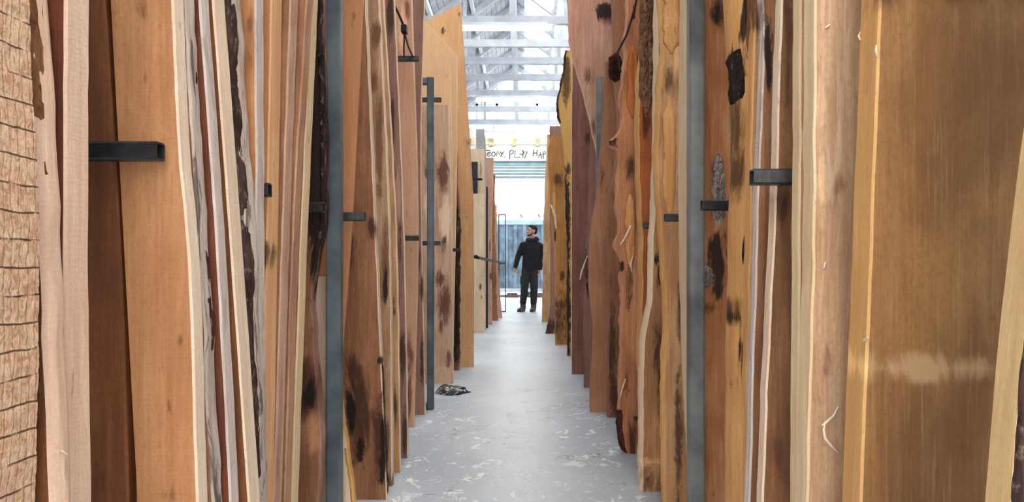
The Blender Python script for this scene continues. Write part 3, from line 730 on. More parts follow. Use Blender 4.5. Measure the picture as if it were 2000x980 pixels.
bB2 = B('L', 12.5, 0.06, [(330, 967), (430, 967), (624, 972)], 'reddish brown slab near the end of the far left rack', BROWN, PINK, 'live_edge_board', depth=0.3, top=-340, live=0.008, wav=0.01, group=gp)
bB3 = B('L', 13.2, 0.06, [(430, 970), (510, 972), (622, 981)], 'last slab of the left row, its foot spreading toward the aisle', PINK, TAN, 'live_edge_board', depth=0.3, top=-400, live=0.008, wav=0.01, group=gp)

# ---- right stack, nearest first
bRa = B('R', 0.66, 0.040, [(0, 2086), (490, 2022), (980, 1975)], 'pale edged board leaning in at the far right of the picture', wood((70, 48, 36), (40, 28, 22), grain=0.6, mottle=0.8, streak=0.6, streak_c=(120, 98, 84)), wood((214, 180, 130), (190, 150, 100), grain=0.2, mottle=0.3), 'sawn_plank', depth=0.2, live=0.0015,
       bark=[(600, 1000, -0.05, 0.14, 0.004)], top=1.9)
bRb = B('R', 0.96, 0.056, [(0, 1718), (490, 1700), (980, 1680)], 'broad plain brown board filling the right side, crossed by a pale band', UMBER, wood((212, 164, 104), (186, 134, 78), grain=0.3, mottle=0.4), 'wide_board', depth=0.62, live=0.0012,
       pales=[(1700, 708, 60, 30, .85), (1760, 709, 60, 30, .9), (1820, 711, 60, 28, .9), (1880, 713, 50, 26, .8), (1930, 715, 40, 22, .6)], stains=[(1830, 0, 300, 14, .42)])
bRc = B('R', 1.10, 0.046, [(0, 1592), (490, 1588), (980, 1575)], 'furry waney slab with torn fibres, left of the broad brown board', BARKFACE, PALEGREEN, 'live_edge_board', depth=0.4, live=0.002, facewarp=0.0,
       pales=[(1605, 250, 10, 260, .55), (1604, 560, 8, 120, .5)], stains=[(1629, 240, 5, 100, .7), (1640, 360, 18, 30, .8), (1672, 60, 12, 50, .6), (1616, 740, 6, 90, .5), (1630, 760, 14, 14, .6)], blacks=[(1616, 885, 7, 10), (1614, 942, 5, 5), (1633, 260, 3, 30, .7)])
bRd = B('R', 1.182, 0.034, [(0, 1563), (490, 1560), (980, 1557)], 'narrow plank with a pale yellow edge beside the furry waney slab', TAN, PALEGREEN, 'sawn_plank', live=0.0015)
bRe = B('R', 1.292, 0.034, [(0, 1527), (490, 1510), (700, 1500), (980, 1490)], 'dark faced plank with a pale edge behind the nearest right rack arm', wood((146, 104, 70), (98, 64, 42), grain=0.5, mottle=0.8), PALE, 'sawn_plank', live=0.002,
       stains=[(1527, 400, 16, 50), (1538, 100, 10, 200, .6), (1524, 880, 20, 60, .6)])
bRf = B('R', 1.382, 0.032, [(0, 1488), (80, 1492), (200, 1488), (490, 1477), (980, 1462)], 'plank with a silvery white edge and a black burl high on its face', BROWN, PALEGREY, 'live_edge_board', live=0.002, wav=0.002,
       blacks=[(1500, 90, 10, 60), (1502, 150, 9, 40)], stains=[(1498, 600, 10, 200, .6), (1490, 30, 12, 40, .6)])
bRg2 = B('R', 1.45, 0.040, [(0, 1476), (250, 1468), (490, 1464), (980, 1460)], 'plank with an orange edge hidden behind the silver edged plank', TAN, GOLD, 'live_edge_board', live=0.003, wav=0.003, stains=[(1482, 20, 10, 60)])
bRg = B('R', 1.52, 0.10, [(0, 1449), (80, 1452), (130, 1462), (490, 1458), (980, 1452)], 'thick slab with a smooth orange live edge and a black burl near its top', DKBROWN, GOLD, 'live_edge_board', depth=0.4, live=0.003, wav=0.004, bulge=0.006, slant=0.012,
       stains=[(1440, 240, 22, 90), (1446, 330, 16, 60), (1436, 610, 24, 26), (1452, 700, 5, 60), (1434, 760, 14, 30, .5)], blacks=[(1440, 125, 26, 44), (1454, 40, 6, 60), (1442, 612, 14, 14), (1450, 690, 4, 40, .8)],
       bark=[(88, 190, 0.1, 1.0, 0.016), (400, 560, -0.05, 0.12, 0.004)], barkmat=BARK_BLACK)
bRh = B('R', 2.02, 0.15, [(0, 1350), (490, 1348), (980, 1366)], 'orange brown slab right of the near right post, with a bark filled hole', wood((196, 146, 100), (160, 94, 50), grain=0.35, mottle=0.9), CREAMW, 'live_edge_board', depth=0.4, live=0.002,
       blacks=[(1400, 520, 18, 76), (1408, 470, 10, 40), (1404, 22, 16, 30, .7)], stains=[(1412, 20, 24, 46), (1384, 600, 30, 8, .6), (1378, 540, 10, 16, .4)], pales=[(1404, 380, 12, 90)])
bRj = B('R', 2.62, 0.055, [(0, 1292), (100, 1296), (300, 1285), (490, 1296), (620, 1302), (760, 1298), (974, 1300)], 'tan live edge slab with a log like ripple, left of the near right post', TAN, GOLD, 'live_edge_board', live=0.004, wav=0.003, bulge=0.012,
       stains=[(1312, 160, 16, 40, .6), (1326, 850, 10, 140), (1330, 600, 8, 120, .8)], pales=[(1322, 100, 7, 130, .9), (1310, 330, 14, 90, .6)])
bRk = B('R', 2.80, 0.085, [(0, 1286), (250, 1284), (490, 1275), (600, 1270), (660, 1258), (953, 1256)], 'tan slab whose foot widens, with a pale band just above the floor', wood((190, 142, 96), (140, 96, 60), grain=0.45, mottle=0.8, redden=0.15), CREAMW, 'live_edge_board', live=0.004, wav=0.003, bulge=0.012,
       blacks=[(1284, 505, 7, 18), (1288, 535, 6, 26), (1292, 735, 6, 20)], stains=[(1284, 680, 20, 60, .7), (1292, 740, 9, 90), (1280, 940, 40, 34, .6)], pales=[(1276, 900, 30, 9, .8)])
bRl = B('R', 3.12, 0.11, [(0, 1262), (250, 1246), (490, 1254), (700, 1250), (760, 1258), (905, 1255)], 'slab with pale orange edge and dark orange face, bound low down by a black strap', wood((190, 108, 56), (140, 72, 34), grain=0.5, mottle=0.6), GOLD, 'live_edge_board', live=0.004, wav=0.006, bulge=0.01,
       stains=[(1266, 100, 14, 60), (1262, 220, 10, 60)], blacks=[(1250, 12, 8, 20)])
bRm = B('R', 3.38, 0.06, [(-40, 1224), (0, 1226), (60, 1222), (130, 1219), (200, 1210), (240, 1216), (262, 1206), (280, 1188), (296, 1207), (340, 1206), (400, 1205), (450, 1212), (475, 1198), (500, 1212), (560, 1214), (640, 1213), (700, 1212), (820, 1211), (895, 1222)],
       'gnarled pinkish slab with a horn shaped knob sticking into the aisle', wood((204, 144, 100), (150, 92, 62), grain=0.5, mottle=0.9), wood((216, 160, 122), (168, 112, 82), grain=0.5, mottle=0.7), 'live_edge_board', live=0.009, wav=0.004, bulge=0.006, dz=0.02,
       stains=[(1236, 160, 8, 24), (1230, 330, 10, 30, .8), (1228, 560, 10, 50, .8), (1224, 760, 8, 40, .5), (1236, 860, 8, 60)], blacks=[(1196, 278, 9, 14, .8), (1214, 520, 6, 12), (1240, 30, 5, 30)],
       bark=[(800, 900, -0.1, 0.9, 0.016)], barkmat=BARK_RED)
bRn2 = B('R', 4.22, 0.05, [(0, 1195), (100, 1197), (128, 1184), (160, 1198), (260, 1206), (400, 1190), (490, 1184), (600, 1188), (806, 1187)], 'reddish brown slab behind the gnarled pinkish slab, with a purple knot near its top', BROWN, MAUVE, 'live_edge_board', live=0.006, wav=0.004,
       stains=[(1206, 130, 12, 24), (1196, 700, 8, 130), (1204, 780, 10, 60)], blacks=[(1203, 122, 6, 12, .8)], top=3.05)
bRn = B('R', 4.38, 0.042, [(200, 1178), (300, 1172), (390, 1164), (430, 1156), (490, 1150), (560, 1150), (650, 1158), (750, 1152), (804, 1153)], 'tan slab with an hourglass live edge just right of the far right post', wood((190, 138, 102), (154, 104, 76), grain=0.4, mottle=0.6), MAUVE, 'live_edge_board', live=0.003, wav=0.003, top=-120,
       stains=[(1176, 350, 4, 50, .7)])
bRu = B('R', 4.78, 0.06, [(-60, 1104), (0, 1108), (95, 1115), (140, 1128), (210, 1146), (290, 1164), (400, 1178), (730, 1182)], 'wide pink slab tapering downward, highest on the right of the aisle, with a dark notch', PINK, PALEPINK, 'live_edge_board', depth=0.5, live=0.006, wav=0.004, top=3.05,
       blacks=[(1182, 22, 18, 20)], stains=[(1150, 148, 12, 22, .6), (1188, 30, 20, 24), (1168, 250, 14, 30, .7)])
bRo = B('R', 5.30, 0.05, [(300, 1152), (490, 1144), (600, 1140), (755, 1141)], 'dark greyish slab low between the purple slab and the hourglass slab', MAUVE, PURPLE, 'live_edge_board', live=0.006, wav=0.006, top=-240, blacks=[(1148, 560, 4, 30)], stains=[(1146, 520, 8, 50, .7)])
bRp = B('R', 6.0, 0.05, [(90, 1118), (150, 1117), (300, 1116), (490, 1116), (728, 1116)], 'dark purple brown slab with a straight pale edge beyond the far right post', PURPLE, CREAMW, 'wide_board', live=0.002, top=-90,
       stains=[(1150, 270, 8, 16, .9)], blacks=[(1146, 268, 3, 14, .6)])
bRq = B('R', 7.3, 0.08, [(85, 1104), (130, 1102), (205, 1090), (260, 1097), (320, 1104), (490, 1109), (690, 1109)], 'yellow slab edged with dark bark, behind the purple brown slab', wood((214, 170, 98), (190, 144, 74), grain=0.25, mottle=0.3), BARKFACE, 'live_edge_board', live=0.006, wav=0.01, top=-98, depth=0.4,
       blacks=[(1108, 430, 7, 110), (1110, 620, 6, 120, .9)], stains=[(1106, 150, 10, 60), (1110, 330, 6, 14)], bark=[(100, 240, -0.1, 0.9, 0.02), (320, 640, 0, 0.8, 0.012)])
bRr = B('R', 8.4, 0.07, [(266, 1075), (290, 1070), (340, 1071), (420, 1076), (490, 1082), (670, 1085)], 'orange brown slab with a rounded top, second before the end of the right row', wood((190, 138, 78), (150, 100, 54), grain=0.4, mottle=0.7), TAN, 'live_edge_board', live=0.006, wav=0.01, top=-266, depth=0.4,
       stains=[(1092, 350, 14, 20, .6), (1098, 540, 5, 14), (1094, 620, 20, 60, .7)], pales=[(1082, 400, 4, 40)], blacks=[(1084, 460, 2, 14)])
bRs = B('R', 9.9, 0.08, [(246, 1074), (400, 1074), (560, 1076), (610, 1074), (650, 1066)], 'slab with a dark red splayed foot on the right side of the aisle', MAUVE, PURPLE, 'live_edge_board', live=0.008, wav=0.01, top=-246, depth=0.3, stains=[(1074, 640, 12, 20)])
bRt = B('R', 12.2, 0.07, [(262, 1068), (400, 1063), (490, 1061), (560, 1060), (628, 1058)], 'last pale tan slab of the right row, beside the standing man', TAN, PALEPINK, 'live_edge_board', live=0.006, wav=0.01, top=-262, depth=0.3)

# torn fibres hanging from the slabs
splinter(bRc, [at(1637, 795, 1.094), at(1628, 812, 1.085), at(1612, 826, 1.08), at(1606, 830, 1.08)], 0.0022)
splinter(bRc, [at(1612, 826, 1.08), at(1609, 838, 1.078), at(1612, 856, 1.08), at(1622, 868, 1.082), at(1634, 880, 1.085), at(1640, 884, 1.09)], 0.0024)
splinter(bRc, [at(1613, 54, 1.097), at(1618, 50, 1.095), at(1621, 48, 1.096)], 0.0018)
splinter(bRc, [at(1609, 524, 1.097), at(1611, 516, 1.095), at(1612, 512, 1.096)], 0.0018)
splinter(bRb, [at(1684, 668, 0.985), at(1688, 664, 0.965), at(1695, 659, 0.95)], 0.0018)
splinter(bRb, [at(1712, 88, 0.966), at(1711, 100, 0.953), at(1713, 111, 0.957)], 0.0020)
splinter(bRb, [at(1680, 78, 1.01), at(1677, 70, 1.018), at(1681, 62, 1.014)], 0.0016)
splinter(bRm, [at(1212, 478, 3.36), at(1222, 462, 3.34), at(1230, 446, 3.35), at(1236, 430, 3.37)], 0.006)
splinter(bRm, [at(1236, 500, 3.37), at(1232, 515, 3.35), at(1234, 530, 3.37)], 0.006)
splinter(bRm, [at(1222, 740, 3.36), at(1215, 760, 3.34), at(1212, 774, 3.36)], 0.004)
splinter(bRo, [at(1147, 500, 5.29), at(1136, 530, 5.27), at(1133, 545, 5.28)], 0.007)
splinter(bRr, [at(1076, 400, 8.39), at(1084, 420, 8.36), at(1086, 445, 8.38)], 0.014)
splinter(bB, [at(118, 880, 0.80), at(123, 882, 0.792), at(131, 887, 0.80)], 0.0016)
splinter(bB, [at(90, 926, 0.80), at(94, 932, 0.79), at(100, 941, 0.80)], 0.0016)
# patch of torn grey bark left on the slab by the near right post
def bark_patch(ob, x0, x1, y0, y1, d, mat, th, seed, name='bark'):
    n1, n2 = 14, 60; pv = []; pf = []
    for i in range(n2 + 1):
        v = i / n2
        wl = 0.18 * noise.noise((seed, v * 9, 0)); wr = 0.18 * noise.noise((seed, v * 8, 5)); taper = min(1, v * 6, (1 - v) * 6)
        for j in range(n1 + 1):
            u = j / n1; uu = 0.5 + (u - 0.5) * max(0.1, taper) + wl * (1 - u) + wr * u
            p = at(x0 + (x1 - x0) * uu, y0 + (y1 - y0) * v, d)
            e = min(1, u * 5, (1 - u) * 5) * min(1, taper)
            if name == 'bark': p.y -= e * th * (0.35 + abs(noise.noise((uu * 5, v * 16, seed))) * 1.3 + 0.5 * noise.noise((uu * 14, v * 40, seed))) - 0.004
            else: p.y -= math.sqrt(e) * th * (0.55 + 0.35 * noise.noise((uu * 2.2, v * 4, seed)) + 0.06 * noise.noise((uu * 7, v * 30, seed))) - 0.004
            pv.append(p - ob.location)
    for i in range(n2):
        for j in range(n1): a = i * (n1 + 1) + j; pf.append((a, a + n1 + 1, a + n1 + 2, a + 1))
    o = mesh_obj(name, pv, pf, mat, ob, None, None, True)
    so = o.modifiers.new('thick', 'SOLIDIFY'); so.thickness = 0.004; so.offset = 1
    return o
bark_patch(bRh, 1392, 1414, 300, 445, 2.018, BARK_GREY, 0.014, 3.0)
bark_patch(bRh, 1370, 1390, 520, 560, 2.018, BARK_GREY, 0.010, 8.0)
PEEL = wood((228, 172, 112), (200, 138, 80), grain=0.5, mottle=0.5)
PEEL2 = wood((206, 128, 66), (170, 92, 44), grain=0.5, mottle=0.6)
bark_patch(bRj, 1297, 1327, -30, 104, 2.618, PEEL, 0.03, 11.0, 'peeled_layer')
bark_patch(bRj, 1296, 1318, 188, 420, 2.618, PEEL, 0.025, 14.0, 'peeled_layer')
bark_patch(bRm, 1226, 1246, 90, 230, 3.378, PEEL2, 0.035, 17.0, 'peeled_layer')
bark_patch(bRm, 1222, 1240, 380, 520, 3.378, PEEL, 0.04, 21.0, 'peeled_layer')
bark_patch(bRk, 1282, 1296, 120, 330, 2.798, PEEL, 0.02, 24.0, 'peeled_layer')
bark_patch(bRl, 1250, 1276, -40, 230, 3.118, bark_mat('bark_brown', (110, 78, 56), (150, 112, 84), (64, 40, 30)), 0.03, 27.0)
bark_patch(bRn2, 1190, 1214, 104, 160, 4.218, BARK_RED, 0.03, 30.0)
# black strap round the slab with the orange face
lz = at(0, 827, 3.12).z
mb = MB(); exs = interp(sorted((EYE + (HY - py) * 3.12 / F, (px - VX) * 3.12 / F) for py, px in [(0, 1262), (250, 1246), (490, 1254), (700, 1250), (760, 1258), (905, 1255)]), lz)
for q in (((-0.024, 3.104), (0.25, 3.112)), ((-0.024, 3.104), (-0.017, 3.244)), ((-0.024, 3.236), (0.25, 3.244))): mb.box((exs + q[0][0], q[0][1], lz - 0.006), (exs + q[1][0], q[1][1], lz + 0.006), 0.001)
tag(mb.build('strap', ROPE), 'black strap pulled round the foot of the orange faced slab', 'strap')

# ---------------------------------------------------------------- racks
def tubebar(a, b, w=0.04, wall=0.003, axis='z'):
    """hollow square section along one axis, open at both ends"""
    a, b = Vector(a), Vector(b); ax = 'xyz'.index(axis); o1, o2 = [i for i in range(3) if i != ax]
    mb = MB(); out = []; inn = []
    r = w / 2; c = 0.12 * w
    def ring(q, r, c):
        L = [(-r + c, -r), (r - c, -r), (r, -r + c), (r, r - c), (r - c, r), (-r + c, r), (-r, r - c), (-r, -r + c)]
        res = []
        for u, v in L:
            p = q.copy(); p[o1] += u; p[o2] += v; res.append(p)
        return res
    V = ring(a, r, c) + ring(b, r, c) + ring(a, r - wall, c * 0.6) + ring(b, r - wall, c * 0.6); n = 8; Fs = []
    for j in range(n):
        k = (j + 1) % n
        Fs += [(j, k, n + k, n + j), (2 * n + j, 3 * n + j, 3 * n + k, 2 * n + k), (j, 2 * n + j, 2 * n + k, k), (n + j, n + k, 3 * n + k, 3 * n + j)]
    return mb.raw(V, Fs)

def sub(mb, loc):
    mb.v = [p - loc for p in mb.v]; return mb

BX = 1.32
def rack(side, label, posts, arms, ya, yb, mat, armmat, pw=0.04, ph=2.06, foot=True, rails=(1.0, 1.95), bx=BX, aw=0.026, name='steel_rack', group='steel timber racks'):
    s = sgn(side); loc = Vector((s * bx, ya, 0))
    r = empty(name, loc, label, 'timber rack', group)
    for yy in sorted({ya, yb} | {p[1] for p in posts}):
        sub(tubebar((s * bx, yy, 0), (s * bx, yy, ph), pw), loc).build('back_post', mat, r)
    for h in rails:
        sub(tubebar((s * bx, ya, h), (s * bx, yb, h), aw, axis='y'), loc).build('rail', armmat, r)
    for x, yy, h, topb in posts:
        sub(tubebar((x, yy, 0.004), (x, yy, h), pw), loc).build('post', mat, r)
        if foot:
            sub(tubebar((s * bx, yy, pw / 2), (x - (-s) * pw * 0.5, yy, pw / 2), pw, axis='x'), loc).build('foot', mat, r)
        if topb: sub(tubebar((s * bx, yy, h - pw / 2 - .001), (x + s * pw * 0.5, yy, h - pw / 2 - .001), pw, axis='x'), loc).build('top_bar', mat, r)
    for px, py, d in arms:
        e = at(px, py, d)
        sub(tubebar((s * bx, d, e.z), (e.x, d, e.z), aw, axis='x'), loc).build('arm', armmat, r)
    return r
rackL = rack('L', 'steel rack of the left stack, its post beside the thin leaning orange board', [(at(653.5, 0, 2.06).x, 2.06, 2.06, True), (at(841, 0, 4.47).x, 4.47, 1.995, True)],
     [(314, 296, 1.055), (527, 371, 1.43), (633, 405, 1.90), (713, 423, 2.21), (785 + 33, 115, 3.76), (818, 465, 3.80), (860, 475, 4.53), (862, 195, 4.53), (896, 488, 5.80)], 0.6, 6.1, STEEL, STEEL_D)
rackR = rack('R', 'steel rack of the right stack, its post in front of tan slabs', [(at(1358.5, 0, 1.94).x, 1.94, 2.06, False), (at(1170.5, 0, 4.55).x, 4.55, 2.02, False)],
     [(1468, 346, 1.242), (1370, 401, 1.80), (1298, 425, 2.42), (1256, 440, 2.93)], 0.6, 5.2, plain('worn_grey_steel', (112, 114, 112), 0.45, 0.35, 0.25, 6, 0.15), STEEL_D)
# far left: a black rack, its rail running along the front
loc = Vector((-1.2, 8.0, 0))
rk = empty('steel_rack', loc, 'black rack at the far left with a long rail across the pale boards', 'timber rack', 'steel timber racks')
xp = at(950, 0, 10.9).x
def bl(a, b, w, ax, nm): sub(tubebar(a, b, w, axis=ax), loc).build(nm, BLACK_STEEL, rk)
bl((xp, 10.9, 0), (xp, 10.9, 2.05), 0.045, 'z', 'post')
bl((-1.2, 10.9, 0), (-1.2, 10.9, 2.05), 0.045, 'z', 'back_post'); bl((-1.2, 8.0, 0), (-1.2, 8.0, 2.05), 0.045, 'z', 'back_post')
bl((-1.2, 10.9, 0.025), (xp, 10.9, 0.025), 0.045, 'x', 'foot')
bl((-1.2, 8.0, 1.0), (-1.2, 14.0, 1.0), 0.04, 'y', 'back_rail'); bl((-1.2, 14.0, 0), (-1.2, 14.0, 2.05), 0.045, 'z', 'back_post')
MB().beam(at(933, 503, 8.6) - loc, at(986, 514, 14.6) - loc, 0.032, 0.03, (0, 0, 1)).build('front_rail', BLACK_STEEL, rk)
bl((-1.2, 8.6, 1.0), (at(933, 0, 8.6).x, 8.6, 1.0), 0.04, 'x', 'arm'); bl((-1.2, 14.0, 1.0), (-0.40, 14.0, 1.0), 0.03, 'x', 'arm')
for px, py, d in ((952, 366, 10.9), (942, 350, 8.9), (947, 374, 11.2), (950, 382, 11.2), (962, 396, 11.9), (966, 402, 12.9)):
    e = at(px, py, d); bl((-1.2, d, e.z), (e.x, d, e.z), 0.028, 'x', 'arm'); bl((-1.2, d, 0), (-1.2, d, e.z + 0.1), 0.03, 'z', 'back_post')
# thin wire end frame by the doorway
loc = Vector((at(975, 0, 15.2).x, 15.2, 0))
wf = empty('wire_frame', loc, 'thin dark frame standing at the end of the left row by the doorway', 'metal frame')
xa, xb = at(974, 0, 15.2).x, at(987, 0, 15.2).x; zt = at(0, 419, 15.2).z
for nm, pp in (('upright', [(xb, 15.2, 0), (xb, 15.2, zt)]), ('upright', [(xa, 15.2, 0), (xa, 15.2, zt)]), ('cross_bar', [(xa, 15.2, zt), (xb, 15.2, zt)]), ('cross_bar', [(xa, 15.2, 0.985), (xb, 15.2, 0.985)]), ('cross_bar', [(xa, 15.2, 0.01), (xb, 15.2, 0.01)])):
    MB().beam(Vector(pp[0]) - loc, Vector(pp[1]) - loc, 0.018, 0.018).build(nm, BLACK_STEEL, wf)
# cable sling hanging to the upper arm of the left rack
cb_loc = at(793, 60, 3.74)
cbl = empty('cable_sling', cb_loc, 'dark cable with a clamp hanging to the upper rack arm on the left', 'cable')
top = [at(752, -160, 3.55), at(763, -40, 3.62), at(770, 10, 3.66), at(780, 30, 3.70), at(788, 50, 3.73)]
MB().tube([p - cb_loc for p in top], 0.006, 7).build('cable', ROPE, cbl, sm=True)
a, b = at(785, 52, 3.76), at(794, 62, 3.72)
MB().box((a.x - cb_loc.x, -0.02, b.z - cb_loc.z), (b.x - cb_loc.x, 0.03, a.z - cb_loc.z), 0.004).build('clamp', BLACK_STEEL, cbl)
MB().tube([at(790, 62, 3.74) - cb_loc, at(789, 90, 3.738) - cb_loc, at(789, 110, 3.735) - cb_loc], 0.0045, 6).tube([at(790, 62, 3.74) - cb_loc, at(797, 90, 3.738) - cb_loc, at(806, 110, 3.735) - cb_loc], 0.0045, 6).build('loop', ROPE, cbl, sm=True)
# thin cable across the right slabs
loc = at(1225, 60, 3.30)
MBc = MB().tube([at(1254, -60, 3.30) - loc, at(1240, 15, 3.30) - loc, at(1224, 68, 3.30) - loc, at(1206, 102, 3.31) - loc, at(1212, 140, 3.32) - loc], 0.005, 6)
tag(MBc.build('cable', ROPE, None, loc, sm=True), 'thin dark cable slanting across the top of the gnarled right slabs', 'cable')
# narrow white batten with a dark side leaning behind the middle left post
loc = Vector((at(883, 0, 5.40).x, 5.40, 0))

# crumpled plastic sheet on the floor
loc = at(884, 764, 5.13); loc.z = 0.0
vs = []; fs = []; nu, nv = 34, 16
for i in range(nu + 1):
    for j in range(nv + 1):
        u, v = i / nu, j / nv
        wdt = math.sin(math.pi * min(1, u * 0.85 + 0.12)) ** 0.8 * (1 if u < 0.7 else (1 - (u - 0.7) / 0.34))
        X = -0.115 + 0.245 * u; Y = (v - 0.5) * 0.30 * max(0.04, wdt) - 0.04 * u
        e = min(1, min(u, 1 - u, v, 1 - v) * 7)
        Z = 0.004 + e * (0.010 + 0.030 * (1 - u) * v + 0.018 * abs(noise.noise((u * 5, v * 6, 3.3))) + 0.008 * abs(noise.noise((u * 13, v * 15, 1))))
        vs.append((X, Y, Z))
for i in range(nu):
    for j in range(nv): a = i * (nv + 1) + j; fs.append((a, a + nv + 1, a + nv + 2, a + 1))
m, t, b = newmat('navy_white_plastic')
nn = tex(t, coords(t, (1, 2.2, 1)), 16, 3, 0.5, 0.6)
t.links.new(mixc(t, ramp(t, nn, 0.52, 0.60), lin((22, 24, 40)), lin((196, 200, 210))), b.inputs['Base Color']); b.inputs['Roughness'].default_value = 0.3
o = mesh_obj('plastic_sheet', vs, fs, m, None, loc, None, True)
sm = o.modifiers.new('thick', 'SOLIDIFY'); sm.thickness = 0.003; sm.offset = -1
tag(o, 'crumpled navy and white plastic sheet on the floor by the middle left post', 'plastic sheet')

# ---------------------------------------------------------------- the man by the doorway
SKIN = plain('skin', (206, 150, 124), 0.55, 0, 0.06, 30)
HOODC = plain('black_fleece', (22, 20, 28), 0.85, 0, 0.25, 40, 0.2)
TROU = plain('dark_work_trousers', (42, 38, 42), 0.8, 0, 0.25, 18, 0.2)
BOOT = plain('grey_boot_leather', (74, 72, 76), 0.6, 0, 0.25, 25, 0.2)
HAIRM = plain('black_hair', (22, 18, 18), 0.7, 0, 0.2, 60)
MY = 15.4; MX = 0.10
man = empty('person', (MX, MY, 0), 'person in black hooded jacket and dark trousers standing at the far doorway, looking left', 'person')
def remesh(o, vox, sm=2):
    m = o.modifiers.new('skin', 'REMESH'); m.mode = 'VOXEL'; m.voxel_size = vox; m.use_smooth_shade = True
    s = o.modifiers.new('smooth', 'SMOOTH'); s.iterations = sm; s.factor = 0.5
    return o
V = Vector
# joints, relative to the man's foot point (x right in the picture, -y toward the camera)
hipL, hipR = V((-0.035, 0.0, 0.90)), V((0.115, 0.0, 0.90))
kneeL, kneeR = V((-0.075, -0.03, 0.49)), V((0.125, -0.02, 0.49))
ankL, ankR = V((-0.105, 0.02, 0.09)), V((0.115, 0.02, 0.09))
pel, wai, che, nek = V((0.04, 0, 0.95)), V((0.055, 0.0, 1.08)), V((0.075, 0.0, 1.30)), V((0.085, 0.005, 1.47))
shL, shR = V((-0.095, 0.0, 1.40)), V((0.245, 0.0, 1.39))
elL, elR = V((-0.205, 0.01, 1.15)), V((0.275, 0.03, 1.12))
wrL, wrR = V((-0.262, -0.05, 0.93)), V((0.250, -0.05, 0.895))
head = V((0.082, -0.01, 1.665))
fwd = V((-0.92, -0.36, 0.10)).normalized(); up = (V((0, 0, 1)) - fwd * fwd.z).normalized(); sd_ = fwd.cross(up)
HM = Matrix((fwd, sd_, up)).transposed()              # local x forward, y to the side, z up
def hp(x, y, z): return head + HM @ V((x, y, z))
b = MB()
b.tube([pel - V((0, 0, 0.04)), wai, che, che + V((0.005, 0, 0.10)), nek - V((0, 0, 0.02))], [(0.14, 0.09), (0.12, 0.085), (0.15, 0.095), (0.12, 0.075), (0.055, 0.055)], 16)
b.tube([nek - V((0, 0, 0.05)), nek + V((0, 0, 0.05)), head + V((0, 0, -0.06))], [0.062, 0.055, 0.052], 12)
for h, k, a in ((hipL, kneeL, ankL), (hipR, kneeR, ankR)):
    b.tube([h + V((0, 0, 0.02)), h.lerp(k, 0.4), k, k.lerp(a, 0.35), a], [0.085, 0.075, 0.055, 0.055, 0.038], 12)
    b.tube([a + V((0, 0.03, -0.04)), a + V((-0.05, -0.12, -0.05))], [0.035, 0.032], 10)
for sh, el, wr in ((shL, elL, wrL), (shR, elR, wrR)):
    b.tube([sh.lerp(che, 0.5), sh, sh.lerp(el, 0.5), el, el.lerp(wr, 0.4), wr], [0.05, 0.044, 0.040, 0.036, 0.034, 0.027], 12)
def hand(w, d, inw, thumb):
    """palm, four unequal curled fingers and a thumb from the side of the palm"""
    d = d.normalized(); inw = (inw - d * inw.dot(d)).normalized(); acr = d.cross(inw)
    pc = w + d * 0.055
    for k in range(4):
        o = acr * (k - 1.5) * 0.018
        b.tube([w + o * 0.5 + d * 0.005, w + o * 0.9 + d * 0.05, w + o + d * 0.092], [0.012, 0.0125, 0.011], 8)
        L = (0.062, 0.074, 0.070, 0.054)[k]
        p0 = w + o * 1.1 + d * 0.092; p1 = p0 + (d + inw * 0.25) * L * 0.5; p2 = p1 + (d * 0.75 + inw * 0.65).normalized() * L * 0.32; p3 = p2 + (d * 0.4 + inw * 0.9).normalized() * L * 0.24
        b.tube([p0, p1, p2, p3], [0.0098, 0.0092, 0.0085, 0.007], 8)
    tb = w + acr * thumb * 0.026 + d * 0.03
    b.tube([w + d * 0.015 + acr * thumb * 0.012, tb, tb + (d * 0.8 + acr * thumb * 0.5 + inw * 0.35).normalized() * 0.04, tb + (d * 0.95 + acr * thumb * 0.3 + inw * 0.5).normalized() * 0.066], [0.014, 0.012, 0.0105, 0.008], 8)
hand(wrL, V((-0.10, -0.15, -0.98)), V((0.8, -0.5, 0)), -1)
hand(wrR, V((-0.16, -0.15, -0.97)), V((-0.8, -0.5, 0)), 1)
b.ball(hp(-0.012, 0, 0.035), (0.100, 0.076, 0.088), HM, 20, 14)            # skull
b.ball(hp(0.030, 0, -0.030), (0.064, 0.060, 0.085), HM, 18, 12)            # face and jaw
b.ball(hp(0.066, 0, -0.098), (0.022, 0.026, 0.020), HM)                    # chin
b.ball(hp(0.078, 0, 0.030), (0.016, 0.050, 0.012), HM)                     # brow
b.tube([hp(0.088, 0, 0.022), hp(0.104, 0, -0.012), hp(0.112, 0, -0.026)], [0.009, 0.011, 0.014], 8)
b.ball(hp(0.100, 0.012, -0.028), (0.010, 0.008, 0.008), HM); b.ball(hp(0.100, -0.012, -0.028), (0.010, 0.008, 0.008), HM)
for s in (-1, 1):
    b.ball(hp(0.058, s * 0.042, -0.020), (0.022, 0.020, 0.022), HM)          # cheek
    b.ball(hp(-0.010, s * 0.080, 0.000), (0.020, 0.010, 0.032), HM)          # ear
b.ball(hp(0.090, 0, -0.056), (0.012, 0.022, 0.007), HM); b.ball(hp(0.088, 0, -0.068), (0.012, 0.020, 0.008), HM)   # lips
remesh(b.build('body', SKIN, man), 0.0055, 2)
ey = MB()
for s in (-1, 1): ey.ball(hp(0.080, s * 0.030, 0.008), (0.010, 0.012, 0.009), HM)
ey.build('eyes', plain('eye', (50, 40, 36), 0.3, 0, 0.1, 5), man, sm=True)
hr = MB()
hr.ball(hp(-0.022, 0, 0.052), (0.100, 0.083, 0.082), HM, 20, 14); hr.ball(hp(-0.062, 0, 0.0), (0.052, 0.072, 0.062), HM); hr.ball(hp(0.030, 0, 0.098), (0.052, 0.060, 0.030), HM)
